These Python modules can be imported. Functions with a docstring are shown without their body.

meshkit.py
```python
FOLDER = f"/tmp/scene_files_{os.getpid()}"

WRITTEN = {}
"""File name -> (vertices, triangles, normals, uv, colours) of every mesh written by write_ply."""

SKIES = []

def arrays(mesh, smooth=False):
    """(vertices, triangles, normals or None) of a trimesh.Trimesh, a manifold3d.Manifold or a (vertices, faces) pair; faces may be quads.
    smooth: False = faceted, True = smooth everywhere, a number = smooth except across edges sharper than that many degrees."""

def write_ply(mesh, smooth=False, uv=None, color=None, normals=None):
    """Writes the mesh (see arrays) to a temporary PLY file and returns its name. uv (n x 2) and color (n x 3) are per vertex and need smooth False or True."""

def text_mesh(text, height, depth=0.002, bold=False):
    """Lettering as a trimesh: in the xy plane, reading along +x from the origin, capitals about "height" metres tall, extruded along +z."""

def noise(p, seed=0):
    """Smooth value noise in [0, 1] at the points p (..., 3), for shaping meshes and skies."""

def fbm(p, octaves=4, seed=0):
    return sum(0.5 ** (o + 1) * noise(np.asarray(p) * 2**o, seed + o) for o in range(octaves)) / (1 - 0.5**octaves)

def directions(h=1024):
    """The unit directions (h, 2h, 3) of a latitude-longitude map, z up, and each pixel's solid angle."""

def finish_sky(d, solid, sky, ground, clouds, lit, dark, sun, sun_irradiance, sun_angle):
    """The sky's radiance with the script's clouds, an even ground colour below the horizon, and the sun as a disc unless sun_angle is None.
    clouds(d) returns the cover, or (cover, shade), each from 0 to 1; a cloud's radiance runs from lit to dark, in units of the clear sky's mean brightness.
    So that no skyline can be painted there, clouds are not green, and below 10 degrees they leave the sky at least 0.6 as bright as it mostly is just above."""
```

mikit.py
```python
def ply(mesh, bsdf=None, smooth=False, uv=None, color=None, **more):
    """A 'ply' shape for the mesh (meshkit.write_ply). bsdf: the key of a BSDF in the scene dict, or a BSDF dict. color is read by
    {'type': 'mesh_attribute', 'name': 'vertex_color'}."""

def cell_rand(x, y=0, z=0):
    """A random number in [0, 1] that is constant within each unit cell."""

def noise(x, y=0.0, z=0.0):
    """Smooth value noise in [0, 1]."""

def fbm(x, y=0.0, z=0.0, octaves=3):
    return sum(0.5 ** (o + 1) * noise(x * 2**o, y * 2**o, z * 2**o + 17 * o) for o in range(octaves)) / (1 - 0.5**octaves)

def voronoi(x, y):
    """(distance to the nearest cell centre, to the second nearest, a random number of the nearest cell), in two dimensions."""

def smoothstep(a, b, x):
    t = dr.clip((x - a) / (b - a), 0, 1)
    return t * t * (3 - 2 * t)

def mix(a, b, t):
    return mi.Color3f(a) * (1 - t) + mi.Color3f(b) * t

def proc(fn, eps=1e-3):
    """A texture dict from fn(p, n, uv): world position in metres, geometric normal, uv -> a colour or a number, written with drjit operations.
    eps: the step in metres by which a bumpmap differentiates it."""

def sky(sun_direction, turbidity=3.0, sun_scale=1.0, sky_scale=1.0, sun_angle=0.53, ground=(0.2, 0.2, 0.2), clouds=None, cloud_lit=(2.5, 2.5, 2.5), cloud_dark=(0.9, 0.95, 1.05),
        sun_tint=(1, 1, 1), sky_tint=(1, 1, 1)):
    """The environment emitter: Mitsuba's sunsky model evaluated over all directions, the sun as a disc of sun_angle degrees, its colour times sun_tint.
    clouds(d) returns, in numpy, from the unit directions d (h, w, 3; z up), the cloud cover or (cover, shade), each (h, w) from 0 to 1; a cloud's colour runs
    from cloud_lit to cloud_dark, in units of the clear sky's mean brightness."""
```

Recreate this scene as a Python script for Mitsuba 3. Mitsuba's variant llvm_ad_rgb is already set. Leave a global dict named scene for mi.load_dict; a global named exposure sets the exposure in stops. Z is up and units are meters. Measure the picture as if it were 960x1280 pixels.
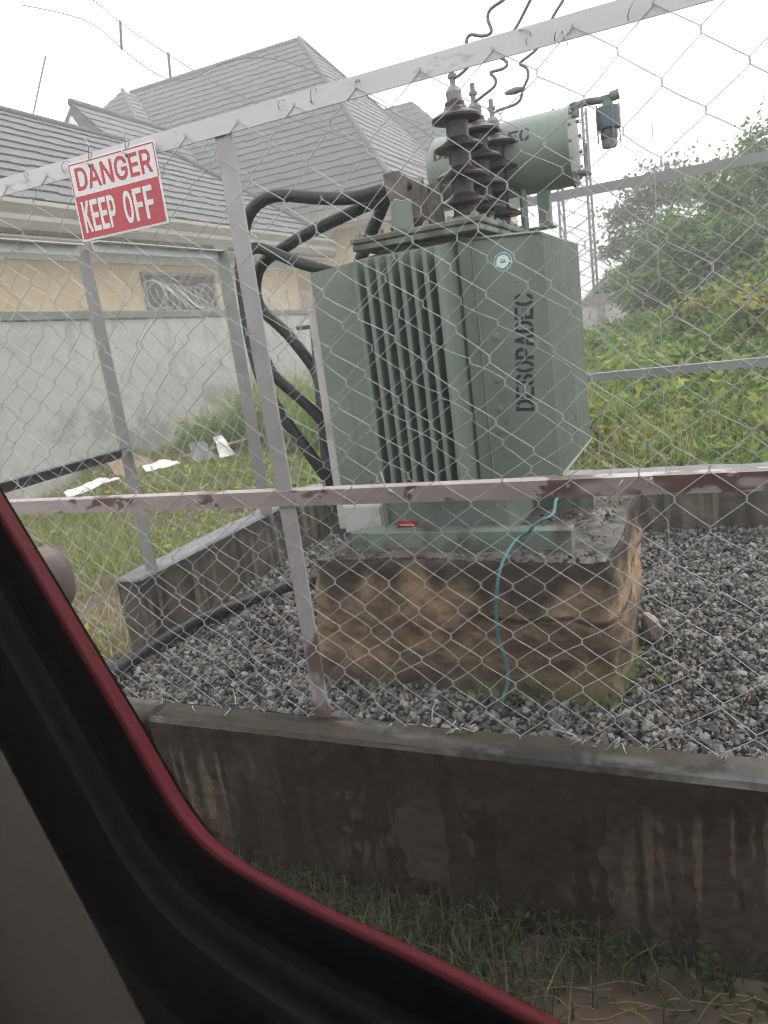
import math, random
import numpy as np
import trimesh
import shapely
from shapely.geometry import Polygon, Point, box as sbox
from shapely import affinity
import mitsuba as mi
import drjit as dr
import mikit, meshkit
from mikit import proc, noise, fbm, voronoi, smoothstep, mix

T = mi.ScalarTransform4f
rng = np.random.default_rng(7)
random.seed(7)
scene, labels = {}, {}

# ---------------------------------------------------------------- camera, sky, exposure
EYE = np.array([0.0, 0.0, 1.65])
YAW, PITCH, ROLL = np.radians([-24.61, -13.445, -7.584])
_f = np.array([math.sin(YAW) * math.cos(PITCH), math.cos(YAW) * math.cos(PITCH), math.sin(PITCH)])
_r = np.array([math.cos(YAW), -math.sin(YAW), 0.0])
_u = np.cross(_r, _f)
UP = -_r * math.sin(ROLL) + _u * math.cos(ROLL)
scene['camera'] = {'type': 'thinlens', 'fov': 2 * math.degrees(math.atan(480 / 933.6)), 'fov_axis': 'x',
                   'aperture_radius': 0.0014, 'focus_distance': 2.6, 'near_clip': 0.02, 'far_clip': 2000.0,
                   'to_world': T().look_at(origin=EYE.tolist(), target=(EYE + _f).tolist(), up=UP.tolist()),
                   'medium': {'type': 'ref', 'id': 'haze_air'}}
scene['sky'] = mikit.sky([0.25, 0.35, 0.9], turbidity=6, sun_scale=0.12, sun_angle=30, clouds=lambda d: (np.ones(d.shape[:2]), 0.25 * meshkit.fbm(d * 2.2, 3)),
                         cloud_lit=(2.3, 2.33, 2.36), cloud_dark=(1.6, 1.65, 1.7), ground=(0.14, 0.14, 0.11))
exposure = 2.85
scene['haze_air'] = {'type': 'homogeneous', 'albedo': {'type': 'rgb', 'value': [0.96, 0.965, 0.97]}, 'sigma_t': 0.0105}

# ---------------------------------------------------------------- materials
def rgb(*c):
    return {'type': 'rgb', 'value': [float(x) for x in c]}

def mat(name, color, rough=0.6, bump=None, bscale=0.002, two=True, eps=1e-3, **kw):
    c = color if isinstance(color, dict) else (proc(color) if callable(color) else rgb(*color))
    r = proc(rough) if callable(rough) else rough
    b = {'type': 'principled', 'base_color': c, 'roughness': r, **kw}
    if bump is not None:
        b = {'type': 'bumpmap', 'arbitrary': proc(bump, eps), 'scale': bscale, 'bsdf': b}
    if two:
        b = {'type': 'twosided', 'bsdf': b}
    scene[name] = b
    return name

def sm(a, b, x):
    return smoothstep(a, b, x)

def c_green(p, n, uv):
    base = mix((0.150, 0.190, 0.162), (0.188, 0.228, 0.198), fbm(p.x * 6, p.y * 6, p.z * 3))
    streak = sm(0.55, 0.85, noise(p.x * 45, p.y * 45, p.z * 1.6)) * 0.2
    dirt = sm(0.55, 0.8, fbm(p.x * 9 + 3, p.y * 9, p.z * 5)) * 0.35
    speck = sm(0.74, 0.80, noise(p.x * 120, p.y * 120, p.z * 70)) * sm(0.5, 0.7, fbm(p.x * 4, p.y * 4 + 2, p.z * 4)) * 0.6
    pale = sm(0.55, 0.8, fbm(p.x * 2.2, p.y * 2.2, p.z * 1.5 + 6)) * 0.3
    return mix(mix(mix(base, (0.27, 0.30, 0.285), pale), (0.11, 0.12, 0.10), dr.minimum(streak + dirt * 0.6, 0.8)), (0.10, 0.075, 0.05), speck)
mat('m_green', c_green, 0.42, specular=0.4)
mat('m_green_dirty', lambda p, n, uv: mix((0.15, 0.19, 0.165), (0.075, 0.065, 0.05), sm(0.35, 0.75, fbm(p.x * 14, p.y * 14, p.z * 10))), 0.6)
mat('m_porcelain', lambda p, n, uv: mix((0.016, 0.011, 0.011), (0.034, 0.026, 0.026), fbm(p.x * 20, p.y * 20, p.z * 20)), 0.32, specular=0.35)
mat('m_terminal', lambda p, n, uv: mix((0.055, 0.045, 0.035), (0.16, 0.14, 0.115), fbm(p.x * 30, p.y * 30, p.z * 12)), 0.7)
mat('m_metal_dull', lambda p, n, uv: mix((0.13, 0.13, 0.13), (0.25, 0.25, 0.25), fbm(p.x * 40, p.y * 40, p.z * 40)), 0.5, metallic=0.3)
mat('m_cable', lambda p, n, uv: mix((0.008, 0.009, 0.011), (0.018, 0.019, 0.021), fbm(p.x * 15, p.y * 15, p.z * 15)), 0.42, specular=0.35)
mat('m_bluewire', (0.065, 0.185, 0.205), 0.5)
mat('m_black_ink', (0.018, 0.02, 0.022), 0.6)
mat('m_white', (0.72, 0.73, 0.72), 0.45)
mat('m_teal', (0.03, 0.30, 0.28), 0.45)
mat('m_redlabel', (0.45, 0.03, 0.04), 0.4)
mat('m_box', lambda p, n, uv: mix((0.46, 0.46, 0.45), (0.34, 0.33, 0.31), sm(0.5, 0.8, fbm(p.x * 12, p.y * 12, p.z * 7))), 0.5)
mat('m_breather', (0.07, 0.085, 0.10), 0.3)
mat('m_pink', (0.20, 0.15, 0.16), 0.4)

def c_zinc(p, n, uv):
    return mix((0.27, 0.275, 0.275), (0.54, 0.545, 0.545), fbm(p.x * 9, p.y * 9, p.z * 9, 3))
mat('m_wire', c_zinc, 0.45, metallic=0.15)

def c_rail(p, n, uv):
    k = fbm(p.x * 8.5 + 1.7, p.y * 8, p.z * 12, 4)
    rust = sm(0.57, 0.63, k + 0.22 * (fbm(p.x * 50, p.y * 50, p.z * 50, 3) - 0.5)) * sm(0.28, 0.5, noise(p.x * 15, p.y * 15, p.z * 30))
    base = mix((0.29, 0.25, 0.248), (0.40, 0.355, 0.35), fbm(p.x * 11, p.y * 11, p.z * 30))
    return mix(base, mix((0.105, 0.035, 0.018), (0.045, 0.025, 0.02), noise(p.x * 40, p.y * 40, p.z * 40)), rust * 0.8)
mat('m_rail_rusty', c_rail, 0.32, specular=0.6)

def c_post(p, n, uv):
    k = fbm(p.x * 10 + 7, p.y * 10, p.z * 4, 4)
    base = mix((0.31, 0.30, 0.305), (0.43, 0.42, 0.42), fbm(p.x * 15, p.y * 15, p.z * 7))
    rust = sm(0.60, 0.70, k) * sm(1.85, 1.2, p.z)
    return mix(base, (0.10, 0.045, 0.03), rust * 0.85)
mat('m_post', c_post, 0.5)
mat('m_post_grey', lambda p, n, uv: mix((0.17, 0.178, 0.172), (0.25, 0.26, 0.252), fbm(p.x * 8, p.y * 8, p.z * 5)), 0.5)
mat('m_darksteel', lambda p, n, uv: mix((0.045, 0.05, 0.055), (0.08, 0.085, 0.09), fbm(p.x * 9, p.y * 9, p.z * 5)), 0.5)

def c_rail_top(p, n, uv):
    base = mix((0.47, 0.475, 0.47), (0.60, 0.60, 0.60), fbm(p.x * 7, p.y * 7, p.z * 20))
    return mix(base, (0.24, 0.22, 0.20), sm(0.60, 0.78, fbm(p.x * 14 + 5, p.y * 14, p.z * 30, 4)) * 0.75)
mat('m_rail_pale', c_rail_top, 0.5)

def c_conc_front(p, n, uv):
    """dark wet render with paler peeled patches and drip streaks; grey weathered top"""
    low = mix((0.015, 0.010, 0.0055), (0.040, 0.027, 0.015), fbm(p.x * 3.2, p.y * 3.2, p.z * 3.2, 4))
    pw = fbm(p.x * 5.3 + 4, p.z * 4.1, 2.0, 4)
    patch = sm(0.54, 0.565, pw + 0.10 * (fbm(p.x * 22, p.z * 14, 6.0) - 0.5)) * sm(0.50, 0.30, p.z)
    rag = 0.5 * (fbm(p.x * 60, p.z * 22, 9.0, 3) - 0.5)
    drip = sm(0.52, 0.64, noise(p.x * 52.0, p.z * 2.4, 4.0) + rag) * sm(0.40, 0.54, noise(p.x * 3.1 + 9, p.z * 2.0)) * sm(0.47, 0.38, p.z + 0.12 * (noise(p.x * 40, 3.0) - 0.5)) * sm(0.08, 0.24, p.z)
    dark = sm(0.56, 0.72, noise(p.x * 26.0, p.z * 1.2, 14.0) + rag)
    side = mix(low, (0.115, 0.094, 0.068), dr.minimum(patch * 0.30 + drip * 0.75, 0.85))
    moss = sm(0.55, 0.75, fbm(p.x * 4, p.y * 4, p.z * 6 + 3)) * sm(0.3, 0.0, p.z)
    side = mix(side, (0.035, 0.05, 0.018), moss * 0.5)
    side = mix(side, (0.028, 0.022, 0.018), sm(0.43, 0.53, p.z + 0.08 * (noise(p.x * 9, 1.0, p.z * 3) - 0.5)) * 0.6)
    grain = fbm(p.x * 45, p.y * 45, p.z * 45, 3)
    side = mix(side, (0.010, 0.0075, 0.005), dark * 0.6)
    side = side * (0.5 + 1.0 * grain)
    k = fbm(p.x * 2.3, p.y * 7, 1.0, 4) + 0.25 * (grain - 0.5)
    top = mix((0.020, 0.020, 0.019), (0.100, 0.099, 0.094), sm(0.36, 0.64, k))
    top = mix(top, (0.17, 0.145, 0.12), sm(0.60, 0.72, fbm(p.x * 5 + 2, p.y * 12, 3.0)) * 0.7)
    top = mix(top, (0.040, 0.034, 0.024), sm(0.44, 0.58, fbm(p.x * 2.1 + 8, p.y * 9, 5.0, 4)) * 0.85)
    top = mix(top, (0.135, 0.136, 0.136), sm(-0.15, 0.25, p.x + 0.2 * (k - 0.5)) * 0.55)
    return mix(side, top, sm(0.45, 0.8, n.z))
def b_conc(p, n, uv):
    return fbm(p.x * 22, p.y * 22, p.z * 22, 4)
mat('m_wall_front', c_conc_front, lambda p, n, uv: 0.55 + 0.3 * fbm(p.x * 6, p.y * 6, p.z * 6), b_conc, 0.012, specular=0.25)

def c_conc_dark(p, n, uv):
    k = fbm(p.x * 4, p.y * 4, p.z * 2.2, 4)
    side = mix((0.045, 0.038, 0.028), (0.105, 0.088, 0.064), k)
    drip = sm(0.45, 0.7, noise(p.x * 22, p.y * 22, p.z * 1.4))
    side = mix(side, (0.016, 0.015, 0.013), drip * 0.8)
    pale = sm(0.58, 0.75, noise(p.x * 31 + 5, p.y * 31, p.z * 2.0)) * sm(0.62, 0.5, p.z)
    side = mix(side, (0.17, 0.145, 0.105), pale * 0.6)
    side = mix(side, (0.04, 0.055, 0.02), sm(0.55, 0.75, fbm(p.x * 6, p.y * 6 + 5, p.z * 6)) * 0.35)
    side = mix(side, (0.020, 0.020, 0.021), sm(0.56, 0.62, p.z + 0.05 * (noise(p.x * 12, p.y * 12) - 0.5)) * 0.7)
    top = mix((0.105, 0.11, 0.115), (0.21, 0.215, 0.22), fbm(p.x * 7, p.y * 7, 2.0))
    return mix(side, top, sm(0.45, 0.8, n.z))
mat('m_wall_dark', c_conc_dark, 0.6, b_conc, 0.010)

def c_plinth(p, n, uv):
    k = fbm(p.x * 3.1 + 2, p.y * 3.1, p.z * 4.0, 4)
    side = mix((0.095, 0.062, 0.038), (0.30, 0.21, 0.132), sm(0.3, 0.7, k + 0.35 * (fbm(p.x * 26, p.y * 26, p.z * 26, 3) - 0.5)))
    pale = sm(0.55, 0.75, fbm(p.x * 2.2 + 6, p.y * 2.2, p.z * 3.1))
    side = mix(side, (0.30, 0.215, 0.14), pale * 0.5)
    wet = sm(0.63, 0.775, p.z + 0.22 * (fbm(p.x * 4.5, p.y * 4.5, 1.0, 3) - 0.5) + 0.10 * (noise(p.x * 17, p.y * 17, p.z * 1.5) - 0.5))
    side = mix(side, (0.020, 0.015, 0.012), wet * 0.92)
    blotch = sm(0.54, 0.64, fbm(p.x * 5 + 1, p.y * 5 + 3, p.z * 7, 4)) * sm(-0.95, -0.45, p.x)
    side = mix(side, (0.042, 0.032, 0.024), blotch * 0.85)
    crack = 1 - sm(0.004, 0.016, dr.abs(p.z - 0.603 + 0.03 * (noise(p.x * 6, 2.0) - 0.5) + 0.012 * (noise(p.x * 30, 5.0) - 0.5)))
    side = mix(side, (0.025, 0.018, 0.013), crack * 0.75 * sm(-1.0, -0.7, p.x))
    base = sm(0.46, 0.30, p.z + 0.08 * (fbm(p.x * 7, p.y * 7) - 0.5))
    side = mix(side, mix((0.035, 0.032, 0.022), (0.045, 0.06, 0.02), sm(-1.1, -0.5, p.x)), base * 0.8)
    fine = fbm(p.x * 48, p.y * 48, p.z * 48, 3)
    side = side * (0.82 + 0.36 * fine)
    pore = sm(0.70, 0.76, noise(p.x * 70, p.y * 70, p.z * 70))
    side = mix(side, (0.03, 0.02, 0.014), pore * 0.3)
    top = mix((0.022, 0.020, 0.018), (0.10, 0.098, 0.095), sm(0.3, 0.7, fbm(p.x * 9, p.y * 9, 3.0, 4) + 0.4 * (fine - 0.5)))
    top = mix(top, (0.085, 0.055, 0.034), sm(0.48, 0.62, fbm(p.x * 12, p.y * 12 + 3, 1.0)) * 0.6)
    return mix(side, top, sm(0.5, 0.85, n.z))
def r_plinth(p, n, uv):
    wetness = sm(0.5, 0.9, n.z) * sm(0.42, 0.6, fbm(p.x * 3, p.y * 3 + 2, 1.0))
    return 0.75 - 0.68 * wetness * sm(-0.85, -0.6, p.x)
mat('m_plinth', c_plinth, r_plinth, b_conc, 0.010, specular=0.5)

def c_bwall(p, n, uv):
    k = fbm(p.x * 0.8, p.y * 0.8, p.z * 0.8, 4)
    base = mix((0.30, 0.295, 0.285), (0.44, 0.435, 0.42), k)
    dark = sm(0.52, 0.68, fbm(p.x * 1.7 + 3, p.y * 1.7, p.z * 2.0, 5)) * sm(2.6, 0.9, p.z)
    base = mix(base, (0.15, 0.15, 0.145), dark * 0.6)
    streak = sm(0.6, 0.8, noise(p.y * 6, p.z * 0.6, 2.0)) * sm(1.0, 2.3, p.z)
    return mix(base, (0.20, 0.205, 0.20), streak * 0.4)
mat('m_bwall', c_bwall, 0.8)
mat('m_bwall_cap', lambda p, n, uv: mix((0.10, 0.11, 0.10), (0.19, 0.20, 0.185), fbm(p.x * 3, p.y * 3, p.z * 6)), 0.8)
mat('m_cream', lambda p, n, uv: mix((0.58, 0.46, 0.28), (0.68, 0.56, 0.37), fbm(p.x * 1.5, p.y * 1.5, p.z * 1.5)), 0.8)
mat('m_tile', lambda p, n, uv: mix((0.026, 0.030, 0.039), (0.052, 0.057, 0.068), fbm(p.x * 2.3, p.y * 2.3, p.z * 5, 4)), 0.6)
mat('m_tile_pale', lambda p, n, uv: mix((0.060, 0.061, 0.068), (0.110, 0.111, 0.118), fbm(p.x * 2.3, p.y * 2.3, p.z * 5, 4)), 0.6)
mat('m_fascia', lambda p, n, uv: mix((0.15, 0.145, 0.115), (0.24, 0.23, 0.19), fbm(p.x * 2, p.y * 1.2, p.z * 9)), 0.6)
mat('m_soffit', (0.62, 0.64, 0.66), 0.6)
mat('m_louvre', (0.20, 0.195, 0.185), 0.4)
mat('m_window_dark', (0.05, 0.05, 0.05), 0.2)

def c_ground(p, n, uv):
    k = fbm(p.x * 1.3, p.y * 1.3, 1.0, 4)
    soil = mix((0.050, 0.035, 0.023), (0.12, 0.088, 0.06), fbm(p.x * 9, p.y * 9, 2.0, 4))
    green = mix((0.05, 0.065, 0.02), (0.10, 0.105, 0.04), fbm(p.x * 7, p.y * 7, 5.0))
    return mix(soil, green, sm(0.42, 0.60, k) * sm(1.5, 2.2, p.y))
mat('m_ground', c_ground, 0.9, lambda p, n, uv: fbm(p.x * 14, p.y * 14, 0.0, 3), 0.03)
mat('m_vc', {'type': 'mesh_attribute', 'name': 'vertex_color'}, 0.62)
mat('m_stone', {'type': 'mesh_attribute', 'name': 'vertex_color'}, 0.42, specular=0.5)
scene['m_leaf'] = {'type': 'principledthin', 'base_color': {'type': 'mesh_attribute', 'name': 'vertex_color'}, 'roughness': 0.5, 'diff_trans': 0.7, 'spec_trans': 0.0}
mat('m_bark', lambda p, n, uv: mix((0.06, 0.05, 0.04), (0.13, 0.115, 0.095), fbm(p.x * 12, p.y * 12, p.z * 4)), 0.9)
mat('m_sheet', (0.75, 0.76, 0.77), 0.5)
mat('m_cardboard', lambda p, n, uv: mix((0.20, 0.13, 0.08), (0.30, 0.21, 0.14), fbm(p.x * 5, p.y * 5, p.z * 5)), 0.8)
mat('m_greysheet', (0.16, 0.165, 0.17), 0.6)
mat('m_tar', (0.10, 0.10, 0.11), 0.6)
mat('m_car_red', (0.070, 0.003, 0.008), 0.6, specular=0.2)
mat('m_rubber', lambda p, n, uv: mix((0.0014, 0.0015, 0.0018), (0.004, 0.004, 0.0042), fbm(p.x * 60, p.y * 60, p.z * 60)), 0.85, specular=0.1)
mat('m_trim_grey', lambda p, n, uv: mix((0.007, 0.008, 0.0085), (0.012, 0.0135, 0.014), fbm(p.x * 80, p.y * 80, p.z * 80)), 0.75, specular=0.15)
mat('m_trim_dark', lambda p, n, uv: mix((0.002, 0.0025, 0.0035), (0.004, 0.0046, 0.006), fbm(p.x * 90, p.y * 90, p.z * 90)), 0.6, specular=0.2)
mat('m_trim_beige', lambda p, n, uv: mix((0.56, 0.49, 0.43), (0.64, 0.57, 0.50), fbm(p.x * 70, p.y * 70, p.z * 70)), 0.8)
mat('m_lining', (0.06, 0.057, 0.054), 0.9)
mat('m_mirror_shell', (0.13, 0.10, 0.10), 0.4)
mat('m_farpaint', (0.42, 0.42, 0.41), 0.8)
mat('m_sign_white', lambda p, n, uv: mix((0.70, 0.70, 0.70), (0.60, 0.59, 0.585), fbm(p.x * 25, p.y * 25, p.z * 12)), 0.4)
mat('m_sign_red', lambda p, n, uv: mix((0.46, 0.045, 0.06), (0.40, 0.06, 0.07), fbm(p.x * 25, p.y * 25, p.z * 12)), 0.4)

# ---------------------------------------------------------------- helpers
used = {}
def numbered(name):
    k = used.get(name, 0)
    used[name] = k + 1
    return name if k == 0 else f'{name}_{k:03d}'

def thing(name, label, cat, group=None):
    key = numbered(name)
    labels[key] = {'label': label, 'category': cat}
    if group:
        labels[key]['group'] = group
    return key

def put(name, mesh, bsdf, parent=None, smooth=False, color=None, label=None, kind=None):
    key = numbered((parent + '__' if parent else '') + name)
    scene[key] = mikit.ply(mesh, bsdf, smooth=smooth, color=color)
    if label or kind:
        labels[key] = {}
        if label: labels[key]['label'] = label
        if kind: labels[key]['kind'] = kind
    return key

def single(name, mesh, bsdf, label, cat, group=None, smooth=False, color=None, kind=None):
    key = thing(name, label, cat, group)
    scene[key] = mikit.ply(mesh, bsdf, smooth=smooth, color=color)
    if kind: labels[key]['kind'] = kind
    return key

def struct(name, mesh, bsdf, smooth=False, color=None):
    key = numbered(name)
    scene[key] = mikit.ply(mesh, bsdf, smooth=smooth, color=color)
    labels[key] = {'kind': 'structure'}
    return key

def bx(x0, x1, y0, y1, z0, z1):
    m = trimesh.creation.box(extents=(x1 - x0, y1 - y0, z1 - z0))
    m.apply_translation(((x0 + x1) / 2, (y0 + y1) / 2, (z0 + z1) / 2))
    return m

def cbox(x0, x1, y0, y1, z0, z1, c=0.004):
    """box with chamfered edges (convex hull)"""
    pts = []
    for sx, X in ((1, x0), (-1, x1)):
        for sy, Y in ((1, y0), (-1, y1)):
            for sz, Z in ((1, z0), (-1, z1)):
                pts += [(X + sx * c, Y + sy * c, Z), (X + sx * c, Y, Z + sz * c), (X, Y + sy * c, Z + sz * c)]
    return trimesh.convex.convex_hull(np.array(pts))

def cat(ms):
    return trimesh.util.concatenate([m for m in ms if m is not None])

def spline(pts, n=60):
    pts = np.asarray(pts, float)
    from scipy.interpolate import CubicSpline
    d = np.r_[0, np.cumsum(np.linalg.norm(np.diff(pts, axis=0), axis=1) ** 0.6)]
    return CubicSpline(d, pts)(np.linspace(0, d[-1], n))

def tube(pts, r, sides=10, caps=True):
    """tube along a polyline, radius a number or one per point"""
    p = np.asarray(pts, float)
    n = len(p)
    r = np.broadcast_to(np.asarray(r, float), (n,))
    t = np.gradient(p, axis=0)
    t /= np.linalg.norm(t, axis=1, keepdims=True) + 1e-12
    a = np.array([0, 0, 1.0]) if abs(t[0][2]) < 0.9 else np.array([1.0, 0, 0])
    u = np.cross(t[0], a); u /= np.linalg.norm(u)
    us = np.zeros_like(p)
    for i in range(n):
        u = u - t[i] * (u @ t[i]); u /= np.linalg.norm(u) + 1e-12
        us[i] = u
    vs = np.cross(t, us)
    ang = np.arange(sides) * 2 * np.pi / sides
    ring = p[:, None] + r[:, None, None] * (np.cos(ang)[None, :, None] * us[:, None] + np.sin(ang)[None, :, None] * vs[:, None])
    v = ring.reshape(-1, 3)
    i, j = np.meshgrid(np.arange(n - 1), np.arange(sides), indexing='ij')
    A = (i * sides + j).ravel(); B = (i * sides + (j + 1) % sides).ravel()
    f = np.vstack([np.stack([A, B, B + sides], 1), np.stack([A, B + sides, A + sides], 1)])
    if caps:
        v = np.vstack([v, p[0], p[-1]])
        k = np.arange(sides)
        f = np.vstack([f, np.stack([0 * k + n * sides, (k + 1) % sides, k], 1), np.stack([0 * k + n * sides + 1, (n - 1) * sides + k, (n - 1) * sides + (k + 1) % sides], 1)])
    return trimesh.Trimesh(v, f, process=False)

def many_tubes(P, r, sides=4):
    """P (k, n, 3): k polylines of n points each, one mesh"""
    P = np.asarray(P, float)
    k, n, _ = P.shape
    t = np.gradient(P, axis=1)
    t /= np.linalg.norm(t, axis=2, keepdims=True) + 1e-12
    ref = np.where(np.abs(t[..., 1:2]) < 0.9, np.array([0, 1.0, 0]), np.array([1.0, 0, 0]))
    u = np.cross(t, ref); u /= np.linalg.norm(u, axis=2, keepdims=True) + 1e-12
    w = np.cross(t, u)
    ang = np.arange(sides) * 2 * np.pi / sides + np.pi / 4
    V = P[:, :, None] + r * (np.cos(ang)[:, None] * u[:, :, None] + np.sin(ang)[:, None] * w[:, :, None])
    a, i, j = np.meshgrid(np.arange(k), np.arange(n - 1), np.arange(sides), indexing='ij')
    A = (a * n * sides + i * sides + j).ravel(); B = (a * n * sides + i * sides + (j + 1) % sides).ravel()
    f = np.vstack([np.stack([A, B, B + sides], 1), np.stack([A, B + sides, A + sides], 1)])
    return trimesh.Trimesh(V.reshape(-1, 3), f, process=False)

def lathe(profile, center, axis='z', sections=32):
    m = trimesh.creation.revolve(np.asarray(profile, float), sections=sections)
    if axis == 'x':
        m.apply_transform(trimesh.transformations.rotation_matrix(np.pi / 2, [0, 1, 0]))
    m.apply_translation(center)
    return m

def roughen(m, edge, amp, freq, seed=0, keep=None):
    """subdivide and push the surface about by noise, along its normals"""
    v, f = trimesh.remesh.subdivide_to_size(m.vertices, m.faces, edge, max_iter=30)
    m = trimesh.Trimesh(v, f, process=True)
    m.merge_vertices()
    d = (meshkit.fbm(m.vertices * freq, 4, seed) - 0.5) * 2 * amp
    m.vertices = m.vertices + m.vertex_normals * d[:, None]
    return m

def angle_iron(p0, p1, a, b, w=0.05, t=0.006):
    """L profile from p0 to p1; flanges run from the corner along a and along b"""
    p0, p1, a, b = (np.asarray(x, float) for x in (p0, p1, a, b))
    sec = [(0, 0), (w, 0), (w, t), (t, t), (t, w), (0, w)]
    n = 24
    S = np.linspace(0, 1, n)
    bend = np.stack([meshkit.noise(np.stack([S * 3, 0 * S + p0[0], 0 * S + p0[2]], 1), 3) - 0.5] * 3, 1) * 0.006
    ring = []
    for k in range(n):
        c = p0 + (p1 - p0) * S[k] + bend[k] * (a + b)
        ring.append([c + a * x + b * y for x, y in sec])
    v = np.array(ring).reshape(-1, 3)
    f = []
    for k in range(n - 1):
        for j in range(6):
            A, B = k * 6 + j, k * 6 + (j + 1) % 6
            f += [(A, B, B + 6), (A, B + 6, A + 6)]
    for o in (0, (n - 1) * 6):
        f += [(o, o + 1, o + 2), (o, o + 2, o + 3), (o, o + 3, o + 5), (o + 3, o + 4, o + 5)]
    m = trimesh.Trimesh(v, f, process=False)
    trimesh.repair.fix_normals(m)
    return m

def text_fit(s, w, h, depth=0.0015, bold=True, stencil=0.0):
    m = meshkit.text_mesh(s, 0.1, 0.01, bold)
    lo, hi = m.bounds
    m.apply_translation(-lo)
    e = hi - lo
    m.apply_scale([w / e[0], h / e[1], depth / e[2]])
    return m

def place(m, origin, ex, ey):
    """local x, y, z to world ex, ey, ex x ey at origin"""
    ex, ey = np.asarray(ex, float), np.asarray(ey, float)
    M = np.eye(4)
    M[:3, 0], M[:3, 1], M[:3, 2], M[:3, 3] = ex, ey, np.cross(ex, ey), origin
    m = m.copy(); m.apply_transform(M)
    return m

def frame_between(p, q):
    return np.asarray(p, float), np.asarray(q, float)

# ---------------------------------------------------------------- ground
def ground_h(x, y):
    s = lambda a, b, v: np.clip((v - a) / (b - a), 0, 1) ** 2 * (3 - 2 * np.clip((v - a) / (b - a), 0, 1))
    back = 0.16 * s(1.72, 2.6, y) + 0.26 * s(4.6, 6.5, y) + 0.25 * s(6.5, 14, y) * s(-3.0, 0.5, x)
    left = 0.14 * s(-3.2, -5.5, x) * s(1.8, 3.5, y) * (1 - s(4.6, 6.5, y))
    n = (meshkit.fbm(np.stack([x * 1.1, y * 1.1, 0 * x], -1), 4, 5) - 0.5) * 0.10
    return back + left + n * s(0.0, 0.6, np.abs(y - 1.7) + 0.15)

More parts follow.
